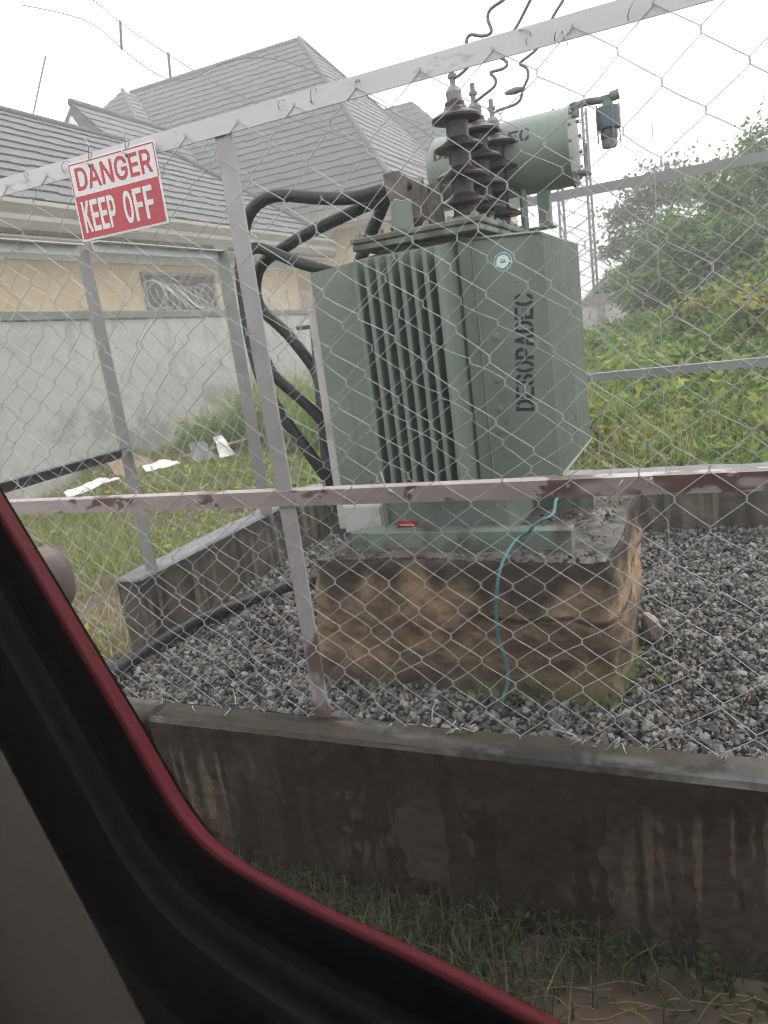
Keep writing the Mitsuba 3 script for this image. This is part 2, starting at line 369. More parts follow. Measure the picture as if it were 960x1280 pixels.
gx = np.r_[-240, -120, -60, -40, np.arange(-30, -10, 1.0), np.arange(-10, 4, 0.2), np.arange(4, 20, 1.0), 25, 40, 80, 240]
gy = np.r_[-240, -100, -40, -15, -6, np.arange(-3, 10, 0.2), np.arange(10, 40, 1.0), 45, 60, 100, 240]
GX, GY = np.meshgrid(gx, gy, indexing='ij')
GZ = ground_h(GX, GY)
nx, ny = GX.shape
ii, jj = np.meshgrid(np.arange(nx - 1), np.arange(ny - 1), indexing='ij')
q = (ii * ny + jj).ravel()
struct('ground', (np.stack([GX, GY, GZ], -1).reshape(-1, 3), np.stack([q, q + ny, q + ny + 1, q + 1], 1)), 'm_ground', smooth=True)

# ---------------------------------------------------------------- gravel
GRAV = 0.29
struct('gravel_bed', roughen(bx(-2.56, 2.6, 1.80, 4.53, 0.10, GRAV - 0.03), 0.35, 0.008, 3.0), 'm_tar')
def stones(centers, sizes, cols, seed):
    r = np.random.default_rng(seed)
    base = trimesh.creation.icosahedron()
    k = len(centers)
    v = np.repeat(base.vertices[None], k, 0) * (1 + 0.75 * (r.random((k, 12, 1)) - 0.5))
    v = v * (sizes[:, None, None] * (0.5 + 0.95 * r.random((k, 1, 3))))
    a, b, c = r.random((3, k)) * 2 * np.pi
    from scipy.spatial.transform import Rotation as R
    M = R.from_euler('zxz', np.stack([a, b, c], 1)).as_matrix()
    v = np.einsum('kij,knj->kni', M, v) + centers[:, None]
    f = base.faces[None] + (np.arange(k) * 12)[:, None, None]
    return (v.reshape(-1, 3), f.reshape(-1, 3)), np.repeat(cols, 12, 0)
N = 56000
cx = rng.uniform(-2.56, 1.5, N); cy = 1.80 + (4.54 - 1.80) * rng.random(N) ** 1.25
inpl = (cx > -1.42) & (cx < -0.36) & (cy > 2.50) & (cy < 3.30)
cx, cy = cx[~inpl], cy[~inpl]
cx = np.r_[cx, rng.uniform(-2.95, -2.5, 1500)]; cy = np.r_[cy, rng.uniform(1.8, 2.65, 1500)]
k = len(cx)
hmp = (meshkit.fbm(np.stack([cx * 2.2, cy * 2.2, 0 * cx], 1), 3, 2) - 0.5) * 0.07
hmp += 0.10 * np.clip((2.05 - cy) / 0.25, 0, 1)
cz = GRAV + hmp - 0.004 + 0.020 * rng.random(k)
edge_drop = np.clip((-2.55 - cx) / 0.35, 0, 1)
cz -= edge_drop * 0.12
sz = 0.0062 + 0.0125 * rng.random(k) ** 2.2
g = rng.random(k)
tone = (0.024 + 0.19 * rng.random(k) ** 2.0)[:, None] * (0.75 + 0.5 * meshkit.fbm(np.stack([cx * 3, cy * 3, 0 * cx], 1), 3, 77))[:, None]
cols = tone * np.array([1.02, 1.0, 0.97]) 
warm = g > 0.86
cols[warm] = tone[warm] * np.array([1.15, 1.0, 0.84])
redd = g > 0.988
cols[redd] = (0.08 + 0.12 * rng.random(redd.sum()))[:, None] * np.array([1.5, 0.85, 0.6])
mesh, vc = stones(np.stack([cx, cy, cz], 1), sz, cols, 3)
single('gravel', mesh, 'm_stone', 'wet grey crushed gravel filling the fenced transformer yard', 'gravel', color=vc, kind='stuff')

# ---------------------------------------------------------------- dwarf walls
WT = 0.545
def wall_piece(x0, x1, y0, y1, z0, z1, seed, amp=0.014, edge=0.05):
    return roughen(cbox(x0, x1, y0, y1, z0, z1, 0.012), edge, amp, 5.0, seed)
t = thing('dwarf_wall', 'stained dark concrete dwarf wall with grey weathered top in the foreground', 'wall')
put('wall_block', wall_piece(-3.2, -1.705, 1.662, 1.792, -0.25, WT, 1), 'm_wall_front', t, smooth=40)
put('wall_block', wall_piece(-1.697, 2.6, 1.660, 1.790, -0.25, WT + 0.002, 2), 'm_wall_front', t, smooth=40)
t = thing('dwarf_wall', 'low concrete wall with grey capped top receding beside the grass', 'wall')
put('wall_block', wall_piece(-2.69, -2.535, 2.63, 4.66, -0.1, 0.655, 3), 'm_wall_dark', t, smooth=40)
t = thing('dwarf_wall', 'low concrete wall along the back of the gravel yard below the weeds', 'wall')
put('wall_block', wall_piece(-2.53, 2.6, 4.53, 4.69, -0.1, 0.655, 4), 'm_wall_dark', t, smooth=40)

# ---------------------------------------------------------------- plinth
pv = []
P0 = bx(-1.45, -0.33, 2.43, 3.42, 0.1, 0.82)
v, f = trimesh.remesh.subdivide_to_size(P0.vertices, P0.faces, 0.022, max_iter=30)
P0 = trimesh.Trimesh(v, f, process=True); P0.merge_vertices()
v = P0.vertices.copy()
low = np.clip((0.82 - v[:, 2]) / 0.6, 0, 1)
v[:, 0] += np.where(v[:, 0] < -1.2, -0.07 * low, 0) + np.where(v[:, 0] > -0.5, 0.04 * (v[:, 1] - 2.43) + 0.035 * np.sin((v[:, 1] - 2.4) * 5.5) * (0.4 + 0.6 * low), 0)
v[:, 1] += np.where(v[:, 1] < 2.5, -0.012 * low, 0)
ledge = (v[:, 1] < 2.46) & (v[:, 2] > 0.6) & (v[:, 0] > -0.85)
v[ledge, 1] -= 0.012
P0.vertices = v
trimesh.smoothing.filter_laplacian(P0, lamb=0.5, iterations=9)
P0.vertices[:, 2] += 0.004 * (P0.vertices[:, 2] > 0.78)
P0.vertices = P0.vertices + P0.vertex_normals * ((meshkit.fbm(P0.vertices * 5.0, 5, 8) - 0.5) * 0.055 + (meshkit.fbm(P0.vertices * 19.0, 3, 18) - 0.5) * 0.016)[:, None]
t = thing('concrete_plinth', 'brown stained rough concrete plinth carrying the green transformer', 'plinth')
put('plinth_block', P0, 'm_plinth', t, smooth=45)
k = 1900
x = rng.uniform(-1.4, -0.36, k); y = 2.44 + 0.9 * rng.random(k) ** 1.6
keep = ~((y > 2.53) & (y < 2.62)) 
x, y = x[keep], y[keep]; k = len(x)
mesh, vc = stones(np.stack([x, y, 0.822 + 0.006 * rng.random(k)], 1), 0.0025 + 0.006 * rng.random(k) ** 2, (0.02 + 0.13 * rng.random((k, 1))) * np.array([1.05, 1, 0.92]), 5)
put('stone_chips', mesh, 'm_stone', t, color=vc, kind='stuff')
r_ = np.random.default_rng(4)
lump = trimesh.convex.convex_hull(r_.normal(0, 1, (26, 3)) * np.array([0.030, 0.055, 0.045])); lump = roughen(lump, 0.02, 0.014, 16, 4); lump.apply_translation((-0.262, 3.00, 0.335))
mat('m_lump', lambda p, n, uv: mix((0.20, 0.16, 0.13), (0.32, 0.27, 0.23), fbm(p.x * 25, p.y * 25, p.z * 25)), 0.8)
single('concrete_lump', lump, 'm_lump', 'pale lump of spilled concrete against the right side of the plinth', 'rubble', smooth=60)

# ---------------------------------------------------------------- transformer
tr = thing('power_transformer', 'large grey green power transformer with cooling fins and an oil drum on top', 'transformer')
TX0, TX1, TY0, TY1 = -1.13, -0.80, 2.72, 3.46
FZ0, FZ1 = 1.05, 1.925
put('tank', cbox(TX0, TX1, TY0, TY1, 0.90, 1.95, 0.006), 'm_green', tr)
put('tank_base', cat([cbox(-1.272, -0.715, 2.70, 3.44, 0.80, 1.0, 0.006)]), 'm_green', tr)
# skids: two channels
for y0 in (2.545, 3.11):
    put('skid', cat([cbox(-1.325, -0.462, y0, y0 + 0.008, 0.818, 0.897, 0.002), cbox(-1.325, -0.462, y0 + 0.008, y0 + 0.075, 0.889, 0.897, 0.002), cbox(-1.325, -0.462, y0 + 0.008, y0 + 0.075, 0.818, 0.826, 0.002), cbox(-0.468, -0.4625, y0 + 0.008, y0 + 0.07, 0.826, 0.889, 0.001)]), 'm_green_dirty', tr)
put('cross_member', cbox(-0.80, -0.72, 2.63, 3.11, 0.83, 0.89, 0.003), 'm_green_dirty', tr)
put('cross_member', cbox(-1.25, -1.17, 2.63, 3.11, 0.83, 0.89, 0.003), 'm_green_dirty', tr)

def fin(base, tip, thick, axis, pos, z0, z1, slope=0.035):
    """corrugation fin: rounded-nosed, hollow looking pressed plate from base to tip along +-x or y"""
    s = 1 if tip > base else -1
    L = abs(tip - base); h = thick / 2
    nose = [(L - h + h * math.cos(a), h * math.sin(a)) for a in np.linspace(-math.pi / 2, math.pi / 2, 9)]
    waist = h * 0.72
    pl = [(0, -h * 1.5), (0.03, -waist), (L - 0.03, -waist)] + nose + [(L - 0.03, waist), (0.03, waist), (0, h * 1.5)]
    m = trimesh.creation.extrude_polygon(Polygon(pl), z1 - z0, engine='earcut')
    v = m.vertices.copy()
    top = v[:, 2] > (z1 - z0) * 0.5
    v[:, 2] += np.where(top, -slope * np.clip(v[:, 0] / L, 0, 1), slope * 0.5 * np.clip(v[:, 0] / L, 0, 1)) + z0
    out = np.empty_like(v)
    if axis == 'y':
        out[:, 0], out[:, 1], out[:, 2] = pos - s * v[:, 1] * -1, base + s * v[:, 0], v[:, 2]
    else:
        out[:, 0], out[:, 1], out[:, 2] = base + s * v[:, 0], pos + v[:, 1], v[:, 2]
    m = trimesh.Trimesh(out, m.faces, process=False)
    if m.volume < 0: m.invert()
    return m

for k in range(8):   # front fins
    xx = -0.832 - 0.0435 * k
    put('cooling_fin', fin(2.735, 2.50, 0.018, 'y', xx, FZ0, FZ1 + 0.01), 'm_green', tr, smooth=35)
ys = np.linspace(2.70, 3.44, 22)
for k, yy in enumerate(ys):
    put('cooling_fin', fin(-0.81, -0.507, 0.013, 'x', yy, FZ0, FZ1, 0.02), 'm_green', tr, smooth=35)
for k, yy in enumerate(ys[::2]):
    put('cooling_fin', fin(-1.12, -1.415, 0.013, 'x', yy, FZ0, FZ1, 0.02), 'm_green', tr, smooth=35)
# pressed panel: seam, weld dimples, weld beads along tops
pc = 2.70 - 0.0065 * 0.72
put('weld_seam', cat([tube([(-0.762, pc - 0.001, FZ0 + 0.015), (-0.762, pc - 0.001, FZ1 - 0.012)], 0.0035, 6), tube([(-0.80, 2.693, FZ1 + 0.003), (-0.52, 2.6935, FZ1 - 0.016)], 0.006, 6), tube([(-0.80, 2.693, FZ0 + 0.004), (-0.52, 2.693, FZ0 + 0.012)], 0.005, 6)]), 'm_green', tr, smooth=60)
for x_, z_ in ((-0.505, FZ0 + 0.012), (-0.515, FZ1 - 0.022)):
    put('rib_binder', tube([(x_, 2.69, z_), (x_, 3.45, z_)], 0.006, 6), 'm_green', tr, smooth=60)
dz = [1.58, 1.43, 1.32, 1.19, 1.24]
dx = [-0.705, -0.712, -0.716, -0.722, -0.717]
for x, z in zip(dx, dz):
    put('weld_dimple', lathe([(0, 0.0035), (0.009, 0.0030), (0.014, 0.0012), (0.018, 0)], (0, 0, 0), sections=18).apply_transform(trimesh.transformations.rotation_matrix(np.pi / 2, [1, 0, 0])).apply_translation((x, pc, z)), 'm_green', tr, smooth=True)
# stencilled lettering, reading upwards on the first side fin
def stencil(s, w, h, depth=0.0012, gap=0.16):
    ms, n = [], len(s)
    cw = w / n
    for i, ch in enumerate(s):
        m = text_fit(ch, cw * 0.84, h, depth)
        m3 = m.copy(); m3.apply_translation((0.0022, 0, 0)); m.merge_vertices(); m3.merge_vertices()
        m = trimesh.boolean.union([m, m3], engine='manifold')
        gy = [0.5] if ch in 'EC' else [0.5]
        cut = bx(cw * 0.40 - 0.0032, cw * 0.40 + 0.0032, -1, 1, -1, 1) if ch in 'OSC' else bx(-1, 1, h * 0.5 - 0.0035, h * 0.5 + 0.0035, -1, 1)
        if ch == 'D': cut = bx(cw * 0.34, cw * 0.34 + 0.006, -1, 1, -1, 1)
        if ch == 'A': cut = bx(-1, 1, h * 0.40, h * 0.40 + 0.006, -1, 1)
        try:
            m.merge_vertices()
            m2 = trimesh.boolean.difference([m, cut], engine='manifold')
            if len(m2.faces): m = m2
        except Exception:
            pass
        m.apply_translation((i * cw, 0, 0))
        ms.append(m)
    return cat(ms)
WORD = 'DESOPADEC'
put('lettering', place(stencil(WORD, 0.415, 0.066), (-0.588, pc - 0.0006, 1.305), (0.07, 0, 0.9975), (-0.9975, 0, 0.07)), 'm_black_ink', tr, label='black stencilled lettering DESOPADEC reading upwards')
# round sticker
st = (-0.655, pc - 0.001, 1.832)
rot_y = trimesh.transformations.rotation_matrix(np.pi / 2, [1, 0, 0])
def disc(r, th, at):
    m = trimesh.creation.cylinder(r, th, sections=36); m.apply_transform(rot_y); m.apply_translation(at); return m
sk = put('sticker', disc(0.032, 0.0012, st), 'm_white', tr, label='round white and teal sticker')
def arc(r0, r1, a0, a1, at, th=0.001):
    a = np.linspace(a0, a1, 24)
    poly = Polygon([(r1 * math.cos(x), r1 * math.sin(x)) for x in a] + [(r0 * math.cos(x), r0 * math.sin(x)) for x in a[::-1]])
    m = trimesh.creation.extrude_polygon(poly, th, engine='earcut')
    return place(m, at, (1, 0, 0), (0, 0, 1))
s2 = (st[0], st[1] - 0.0007, st[2])
put('ring', cat([arc(0.020, 0.030, -2.6, -0.15, s2), arc(0.024, 0.030, 0.0, 3.5, s2)]), 'm_teal', sk)
put('print', cat([arc(0.0, 0.009, 0, 2 * np.pi - 0.01, s2), place(text_fit('PRS', 0.020, 0.007, 0.0006), (st[0] - 0.010, st[1] - 0.0018, st[2] - 0.0035), (1, 0, 0), (0, 0, 1))]) if False else cat([place(bx(-0.010, 0.010, -0.003, 0.003, 0, 0.0006), s2, (1, 0, 0), (0, 0, 1)), place(bx(-0.007, 0.007, 0.006, 0.009, 0, 0.0006), s2, (1, 0, 0), (0, 0, 1))]), 'm_teal', sk)
# red label plate on tank base
put('warning_plate', cbox(-1.185, -1.095, 2.692, 2.6985, 0.868, 0.902, 0.001), 'm_redlabel', tr, label='small red plate with a line of white print')
put('plate_print', cat([cbox(-1.17 + 0.011 * i, -1.163 + 0.011 * i, 2.6905, 2.6918, 0.882, 0.889, 0.0004) for i in range(6)]), 'm_white', tr)
# lid with gasket flange and bolts
lid = put('lid', cbox(-1.20, -0.705, 2.635, 3.60, 1.972, 1.992, 0.004), 'm_green_dirty', tr)
put('flange', cbox(-1.195, -0.71, 2.64, 3.595, 1.948, 1.9695, 0.003), 'm_green_dirty', lid)
bolts = []
for x in np.linspace(-1.17, -0.735, 6): bolts.append((x, 2.66))
for y in np.linspace(2.66, 3.56, 10): bolts += [(-1.178, y), (-0.727, y)]
for x, y in bolts:
    b = trimesh.creation.cylinder(0.011, 0.014, sections=6); b.apply_translation((x, y, 1.999))
    c = trimesh.creation.cylinder(0.006, 0.05, sections=8); c.apply_translation((x, y, 1.985))
    put('bolt', cat([b, c]), 'm_metal_dull', lid)
lug = ([cbox(-1.02, -1.005, 2.65, 2.72, 1.992, 2.10, 0.003), cbox(-0.875, -0.86, 3.40, 3.47, 1.992, 2.08, 0.003), cbox(-1.03, -0.95, 2.645, 2.65, 1.993, 2.09, 0.002)])
[put('lifting_lug', b_, 'm_green', tr) for b_ in lug]
# high voltage bushings
def bushing_profile(h, r0, sheds, rs):
    pr = [(0, 0), (r0 * 1.35, 0), (r0 * 1.35, 0.025), (r0 * 1.05, 0.03)]
    for z in sheds:
        pr += [(r0, z - 0.035), (r0 * 1.05, z - 0.018), (rs, z - 0.012), (rs * 1.01, z - 0.004), (rs * 0.93, z + 0.003), (r0 * 1.1, z + 0.020), (r0 * 0.98, z + 0.03)]
    pr += [(r0 * 0.9, h - 0.07), (r0 * 0.86, h - 0.035), (r0 * 0.5, h - 0.02), (0, h - 0.02)]
    return pr
for (y, hh) in ((2.79, 0.435), (3.05, 0.435), (3.32, 0.435)):
    bz = 1.992
    b = put('bushing', lathe(bushing_profile(hh, 0.040, [0.075, 0.165, 0.26, 0.355], 0.086), (-0.80, y, bz), sections=40), 'm_porcelain', tr, smooth=40)
    put('mounting_ring', lathe([(0, 0), (0.072, 0), (0.072, 0.016), (0.055, 0.020), (0, 0.020)], (-0.80, y, bz + 0.001), sections=28), 'm_metal_dull', b, smooth=30)
    cap = lathe([(0, 0), (0.026, 0), (0.028, 0.03), (0.018, 0.045), (0.009, 0.05), (0.009, 0.115), (0, 0.117)], (-0.80, y, bz + hh - 0.03), sections=20)
    put('terminal', cat([cap, trimesh.creation.cylinder(0.016, 0.012, sections=6).apply_translation((-0.80, y, bz + hh + 0.05))]), 'm_metal_dull', b, smooth=30)
# low voltage terminals
for i, y in enumerate((2.92, 3.05, 3.18, 3.31)):
    x = -1.09
    lv = put('terminal_flag', roughen(trimesh.convex.convex_hull(np.array([(x + a + 0.03 * c * (i % 2), y + b, z + 0.02 * ((i + d) % 3 - 1)) for d, (a, b, z, c) in enumerate([(-0.035, -0.02, 2.07, 0), (0.03, -0.02, 2.06, 0), (-0.035, 0.03, 2.07, 0), (0.03, 0.03, 2.06, 0), (-0.055, -0.015, 2.235, 1), (0.015, -0.015, 2.22, 1), (-0.05, 0.035, 2.23, 1), (0.02, 0.035, 2.21, 1)])])), 0.02, 0.012, 16, i), 'm_terminal', tr, smooth=50)
    put('insulator', lathe([(0, 0), (0.038, 0), (0.04, 0.02), (0.028, 0.03), (0.036, 0.045), (0.027, 0.055), (0.02, 0.08), (0, 0.08)], (x - 0.02, y, 1.992), sections=20), 'm_porcelain', lv, smooth=40)
# conservator drum
CY, CZ, CR = 3.47, 2.295, 0.152
co = put('oil_conservator', lathe([(0, 0), (0.06, 0.003), (CR * 0.8, 0.020), (CR, 0.05), (CR, 0.622), (CR * 0.985, 0.6225), (0, 0.6225)], (-1.135, CY, CZ), axis='x', sections=56), 'm_green', tr, smooth=35)
put('end_plate', lathe([(0, 0), (CR + 0.008, 0), (CR + 0.008, 0.012), (CR * 0.7, 0.016), (0, 0.022)], (-0.512, CY, CZ), axis='x', sections=56), 'm_green', co, smooth=30)
put('end_bolt', cat([trimesh.creation.cylinder(0.007, 0.02, sections=6, transform=trimesh.transformations.rotation_matrix(np.pi / 2, [0, 1, 0])).apply_translation((-0.498, CY + (CR - 0.008) * math.cos(a), CZ + (CR - 0.008) * math.sin(a))) for a in np.arange(14) * 2 * np.pi / 14]), 'm_green', co, kind='stuff')
def on_drum(m, x0, zc):
    v = m.vertices.copy()
    th = (v[:, 1] + zc) / CR
    out = np.stack([x0 + v[:, 0], CY - (CR + 0.001 + v[:, 2]) * np.cos(th), CZ + (CR + 0.001 + v[:, 2]) * np.sin(th)], 1)
    return trimesh.Trimesh(out, m.faces, process=False)
let = stencil(WORD, 0.42, 0.052)
vv, ff = trimesh.remesh.subdivide_to_size(let.vertices, let.faces, 0.02, max_iter=20)
put('drum_lettering', on_drum(trimesh.Trimesh(vv, ff, process=False), -1.07, 0.035), 'm_black_ink', co, label='black stencilled lettering DESOPADEC along the drum')
put('support_leg', cat([cbox(-0.665, -0.615, 3.44, 3.50, 1.992, 2.165, 0.003), cbox(-0.74, -0.60, 3.42, 3.52, 1.9925, 2.002, 0.002)]), 'm_green', co)
put('support_leg', cbox(-1.01, -0.96, 3.44, 3.50, 1.992, 2.165, 0.003), 'm_green', co)
put('feed_pipe', tube([(-0.72, 3.42, 1.99), (-0.72, 3.42, 2.16)], 0.016, 14), 'm_green', co, smooth=40)
gauge = cat([tube([(-0.485, CY - 0.05 + dy, 2.19), (-0.455, CY - 0.05 + dy, 2.19), (-0.455, CY - 0.05 + dy, 2.30)], 0.004, 6) for dy in (0, 0.03, 0.06)] + [tube([(-0.455, CY - 0.06, z), (-0.455, CY + 0.03, z)], 0.004, 6) for z in (2.19, 2.23, 2.27)] + [cbox(-0.49, -0.44, CY - 0.06, CY + 0.03, 2.175, 2.187, 0.002)])
put('gauge_guard', gauge, 'm_metal_dull', co)
# breather on its pipe
br = put('breather', lathe([(0, 0), (0.030, 0), (0.034, 0.01), (0.034, 0.035), (0.046, 0.04), (0.048, 0.05), (0.048, 0.115), (0.044, 0.122), (0, 0.122)], (-0.357, 3.45, 2.288), sections=28), 'm_breather', tr, smooth=35)
put('breather_cup', lathe([(0, 0), (0.026, 0), (0.030, 0.006), (0.030, 0.030), (0, 0.030)], (-0.357, 3.45, 2.258), sections=24), 'm_pink', br, smooth=35)
put('breather_pipe', cat([tube(spline([(-0.49, 3.45, 2.43), (-0.46, 3.45, 2.445), (-0.40, 3.45, 2.443), (-0.33, 3.45, 2.447)], 24), 0.014, 12), tube([(-0.357, 3.45, 2.41), (-0.357, 3.45, 2.452)], 0.020, 12), tube([(-0.345, 3.45, 2.445), (-0.312, 3.45, 2.45)], 0.019, 10), tube([(-0.485, 3.45, 2.40), (-0.485, 3.45, 2.455)], 0.015, 10)]), 'm_green_dirty', br, smooth=40)
put('breather_rod', cat([tube([(-0.357 + 0.046 * math.cos(a), 3.45 + 0.046 * math.sin(a), 2.275), (-0.357 + 0.046 * math.cos(a), 3.45 + 0.046 * math.sin(a), 2.42)], 0.003, 6) for a in (0.5, 2.0, 3.6, 5.2)]), 'm_metal_dull', br)
# marshalling box and its trunking, low on the left
jb = put('junction_box', cbox(-1.40, -1.222, 2.655, 2.78, 0.865, 0.985, 0.004), 'm_box', tr, label='pale grey metal junction box under the left fins')
put('box_door', cbox(-1.392, -1.23, 2.648, 2.6535, 0.872, 0.978, 0.002), 'm_box', jb)
put('cable_trunking', cbox(-1.462, -1.424, 2.72, 2.77, 0.865, 1.775, 0.003), 'm_box', tr, label='pale narrow vertical trunking up the left edge')
put('box_wire', tube(spline([(-1.40, 2.68, 0.87), (-1.41, 2.66, 0.84), (-1.385, 2.645, 0.825), (-1.37, 2.63, 0.835)], 20), 0.005, 8), 'm_bluewire', tr, smooth=True)
mat('m_yellow', (0.5, 0.33, 0.05), 0.5)
put('box_wire', tube(spline([(-1.37, 2.68, 0.87), (-1.365, 2.655, 0.845), (-1.35, 2.645, 0.828)], 20), 0.005, 8), 'm_yellow', tr, smooth=True)

# ---------------------------------------------------------------- cables
def cable(name, pts, r, label, bsdf='m_cable', n=90, sides=14, catname='cable', group=None):
    return single(name, tube(spline(pts, n), r, sides), bsdf, label, catname, group, smooth=True)
cable('power_cable', [(-1.08, 3.06, 2.20), (-1.154, 3.02, 2.205), (-1.222, 3.0, 2.199), (-1.33, 3.0, 2.198), (-1.439, 3.0, 2.215), (-1.549, 3.0, 2.241), (-1.661, 3.0, 2.268), (-1.75, 3.0, 2.264), (-1.815, 3.0, 2.232), (-1.856, 3.0, 2.18), (-1.885, 3.0, 2.11), (-1.905, 2.99, 2.02), (-1.911, 2.98, 1.92), (-1.907, 2.97, 1.815), (-1.894, 2.95, 1.707), (-1.873, 2.93, 1.596), (-1.843, 2.92, 1.484), (-1.786, 2.91, 1.376), (-1.70, 2.91, 1.233), (-1.63, 2.91, 1.116), (-1.56, 2.93, 0.99), (-1.47, 2.96, 0.90)], 0.027, 'thick black cable making the highest arch from the transformer terminals and dropping longest')
cable('power_cable', [(-1.10, 3.19, 2.21), (-1.204, 3.13, 2.188), (-1.306, 3.1, 2.175), (-1.423, 3.1, 2.151), (-1.544, 3.1, 2.126), (-1.649, 3.1, 2.1), (-1.758, 3.1, 2.064), (-1.845, 3.1, 2.03), (-1.895, 3.1, 1.98), (-1.918, 3.1, 1.905), (-1.905, 3.1, 1.83), (-1.85, 3.1, 1.765), (-1.785, 3.1, 1.695), (-1.725, 3.1, 1.61), (-1.675, 3.1, 1.525), (-1.648, 3.09, 1.436), (-1.635, 3.06, 1.343), (-1.62, 3.02, 1.23), (-1.57, 3.0, 1.08), (-1.47, 2.98, 0.93)], 0.026, 'second thick black cable sloping under the highest arch and doubling back behind the post')
cable('power_cable', [(-1.11, 3.31, 2.20), (-1.20, 3.23, 2.235), (-1.243, 3.2, 2.22), (-1.282, 3.2, 2.174), (-1.33, 3.2, 2.105), (-1.40, 3.2, 2.0), (-1.47, 3.18, 1.86)], 0.028, 'short black cable dropping steeply behind the transformer lid')
cable('power_cable', [(-1.43, 3.06, 1.90), (-1.49, 3.03, 1.93), (-1.551, 3.0, 1.957), (-1.632, 3.0, 1.992), (-1.706, 3.0, 2.03), (-1.773, 3.0, 2.064), (-1.828, 2.99, 2.078), (-1.866, 2.98, 2.05), (-1.880, 2.97, 1.985), (-1.879, 2.965, 1.881), (-1.87, 2.96, 1.74), (-1.849, 2.96, 1.63), (-1.816, 2.96, 1.536), (-1.75, 2.97, 1.457), (-1.662, 2.985, 1.359), (-1.583, 3.0, 1.243), (-1.50, 3.0, 1.10)], 0.025, 'black cable with a tight bend beside the main fence post, entering behind the left fins')
cable('ground_hose', [(-1.75, 3.66, 0.345), (-1.95, 3.55, 0.345), (-2.08, 3.47, 0.352), (-2.21, 3.34, 0.352), (-2.33, 3.09, 0.352), (-2.42, 2.86, 0.356), (-2.46, 2.61, 0.352), (-2.47, 2.32, 0.345), (-2.45, 2.18, 0.335), (-2.40, 2.02, 0.32), (-2.30, 1.90, 0.27)], 0.033, 'thick black pipe lying across the gravel towards the gate', catname='pipe')
cable('earth_wire', [(-0.50, 2.70, 0.99), (-0.512, 2.55, 0.985), (-0.515, 2.46, 0.971), (-0.549, 2.45, 0.958), (-0.585, 2.47, 0.925), (-0.602, 2.50, 0.905), (-0.635, 2.52, 0.885), (-0.665, 2.455, 0.855), (-0.690, 2.385, 0.785), (-0.705, 2.375, 0.69), (-0.715, 2.385, 0.603), (-0.715, 2.39, 0.541), (-0.70, 2.39, 0.479), (-0.691, 2.385, 0.417), (-0.70, 2.37, 0.353), (-0.724, 2.35, 0.30), (-0.75, 2.33, 0.27)], 0.006, 'blue green wire hanging down the front of the plinth', 'm_bluewire', sides=10, catname='wire')
mat('m_jumper', (0.14, 0.15, 0.17), 0.5)
J = {0: [(-0.80, 2.79, 2.47), (-0.756, 2.78, 2.478), (-0.722, 2.78, 2.504), (-0.717, 2.78, 2.521), (-0.735, 2.78, 2.564), (-0.722, 2.78, 2.583), (-0.684, 2.78, 2.571), (-0.647, 2.78, 2.574), (-0.655, 2.78, 2.612), (-0.644, 2.78, 2.64), (-0.599, 2.78, 2.656), (-0.538, 2.78, 2.709), (-0.50, 2.9, 2.95), (-0.45, 3.4, 3.6), (-0.4, 4.4, 4.8)],
     1: [(-0.80, 3.05, 2.455), (-0.779, 3.03, 2.446), (-0.746, 3.03, 2.46), (-0.708, 3.03, 2.481), (-0.708, 3.03, 2.506), (-0.722, 3.03, 2.525), (-0.664, 3.03, 2.53), (-0.659, 3.03, 2.547), (-0.70, 3.03, 2.587), (-0.662, 3.03, 2.614), (-0.608, 3.03, 2.655), (-0.556, 3.03, 2.721), (-0.503, 3.03, 2.781), (-0.45, 3.2, 3.05), (-0.40, 3.6, 3.6), (-0.35, 4.4, 4.8)],
     2: [(-0.80, 3.32, 2.455), (-0.733, 3.33, 2.47), (-0.682, 3.33, 2.485), (-0.666, 3.33, 2.523), (-0.643, 3.33, 2.559), (-0.65, 3.33, 2.598), (-0.671, 3.33, 2.615), (-0.617, 3.33, 2.642), (-0.572, 3.33, 2.685), (-0.52, 3.33, 2.758), (-0.487, 3.33, 2.793), (-0.449, 3.33, 2.864), (-0.40, 3.5, 3.2), (-0.35, 3.8, 3.8), (-0.30, 4.4, 4.8)]}
for k, lab in ((0, 'curled grey jumper wire rising from the front insulator'), (1, 'curled grey jumper wire rising from the middle insulator'), (2, 'curled grey jumper wire with a green clamp rising from the rear insulator')):
    t = thing('jumper_wire', lab, 'wire')
    put('conductor', tube(spline(J[k], 140), 0.0055, 8), 'm_jumper', t, smooth=True)
    if k == 2:
        put('line_clamp', lathe([(0, -0.045), (0.008, -0.035), (0.014, 0), (0.008, 0.035), (0, 0.045)], (0, 0, 0), axis='x', sections=14).apply_translation((-0.70, 3.33, 2.523)), 'm_green_dirty', t, smooth=True)
# dark steel cable support bracketed to the left side of the transformer
cs = put('cable_support', angle_iron((-1.675, 3.0, 0.93), (-1.615, 3.0, 1.70), (1, 0, 0), (0, 1, 0), 0.065, 0.008), 'm_darksteel', tr, label='dark steel upright with a short top flange behind the cables')
put('top_flange', cbox(-1.665, -1.53, 2.97, 3.06, 1.705, 1.722, 0.002), 'm_darksteel', cs)
for z in (1.10, 1.60):
    put('bracket_arm', cbox(-1.62, -1.412, 3.012, 3.02, z, z + 0.04, 0.002), 'm_darksteel', cs)

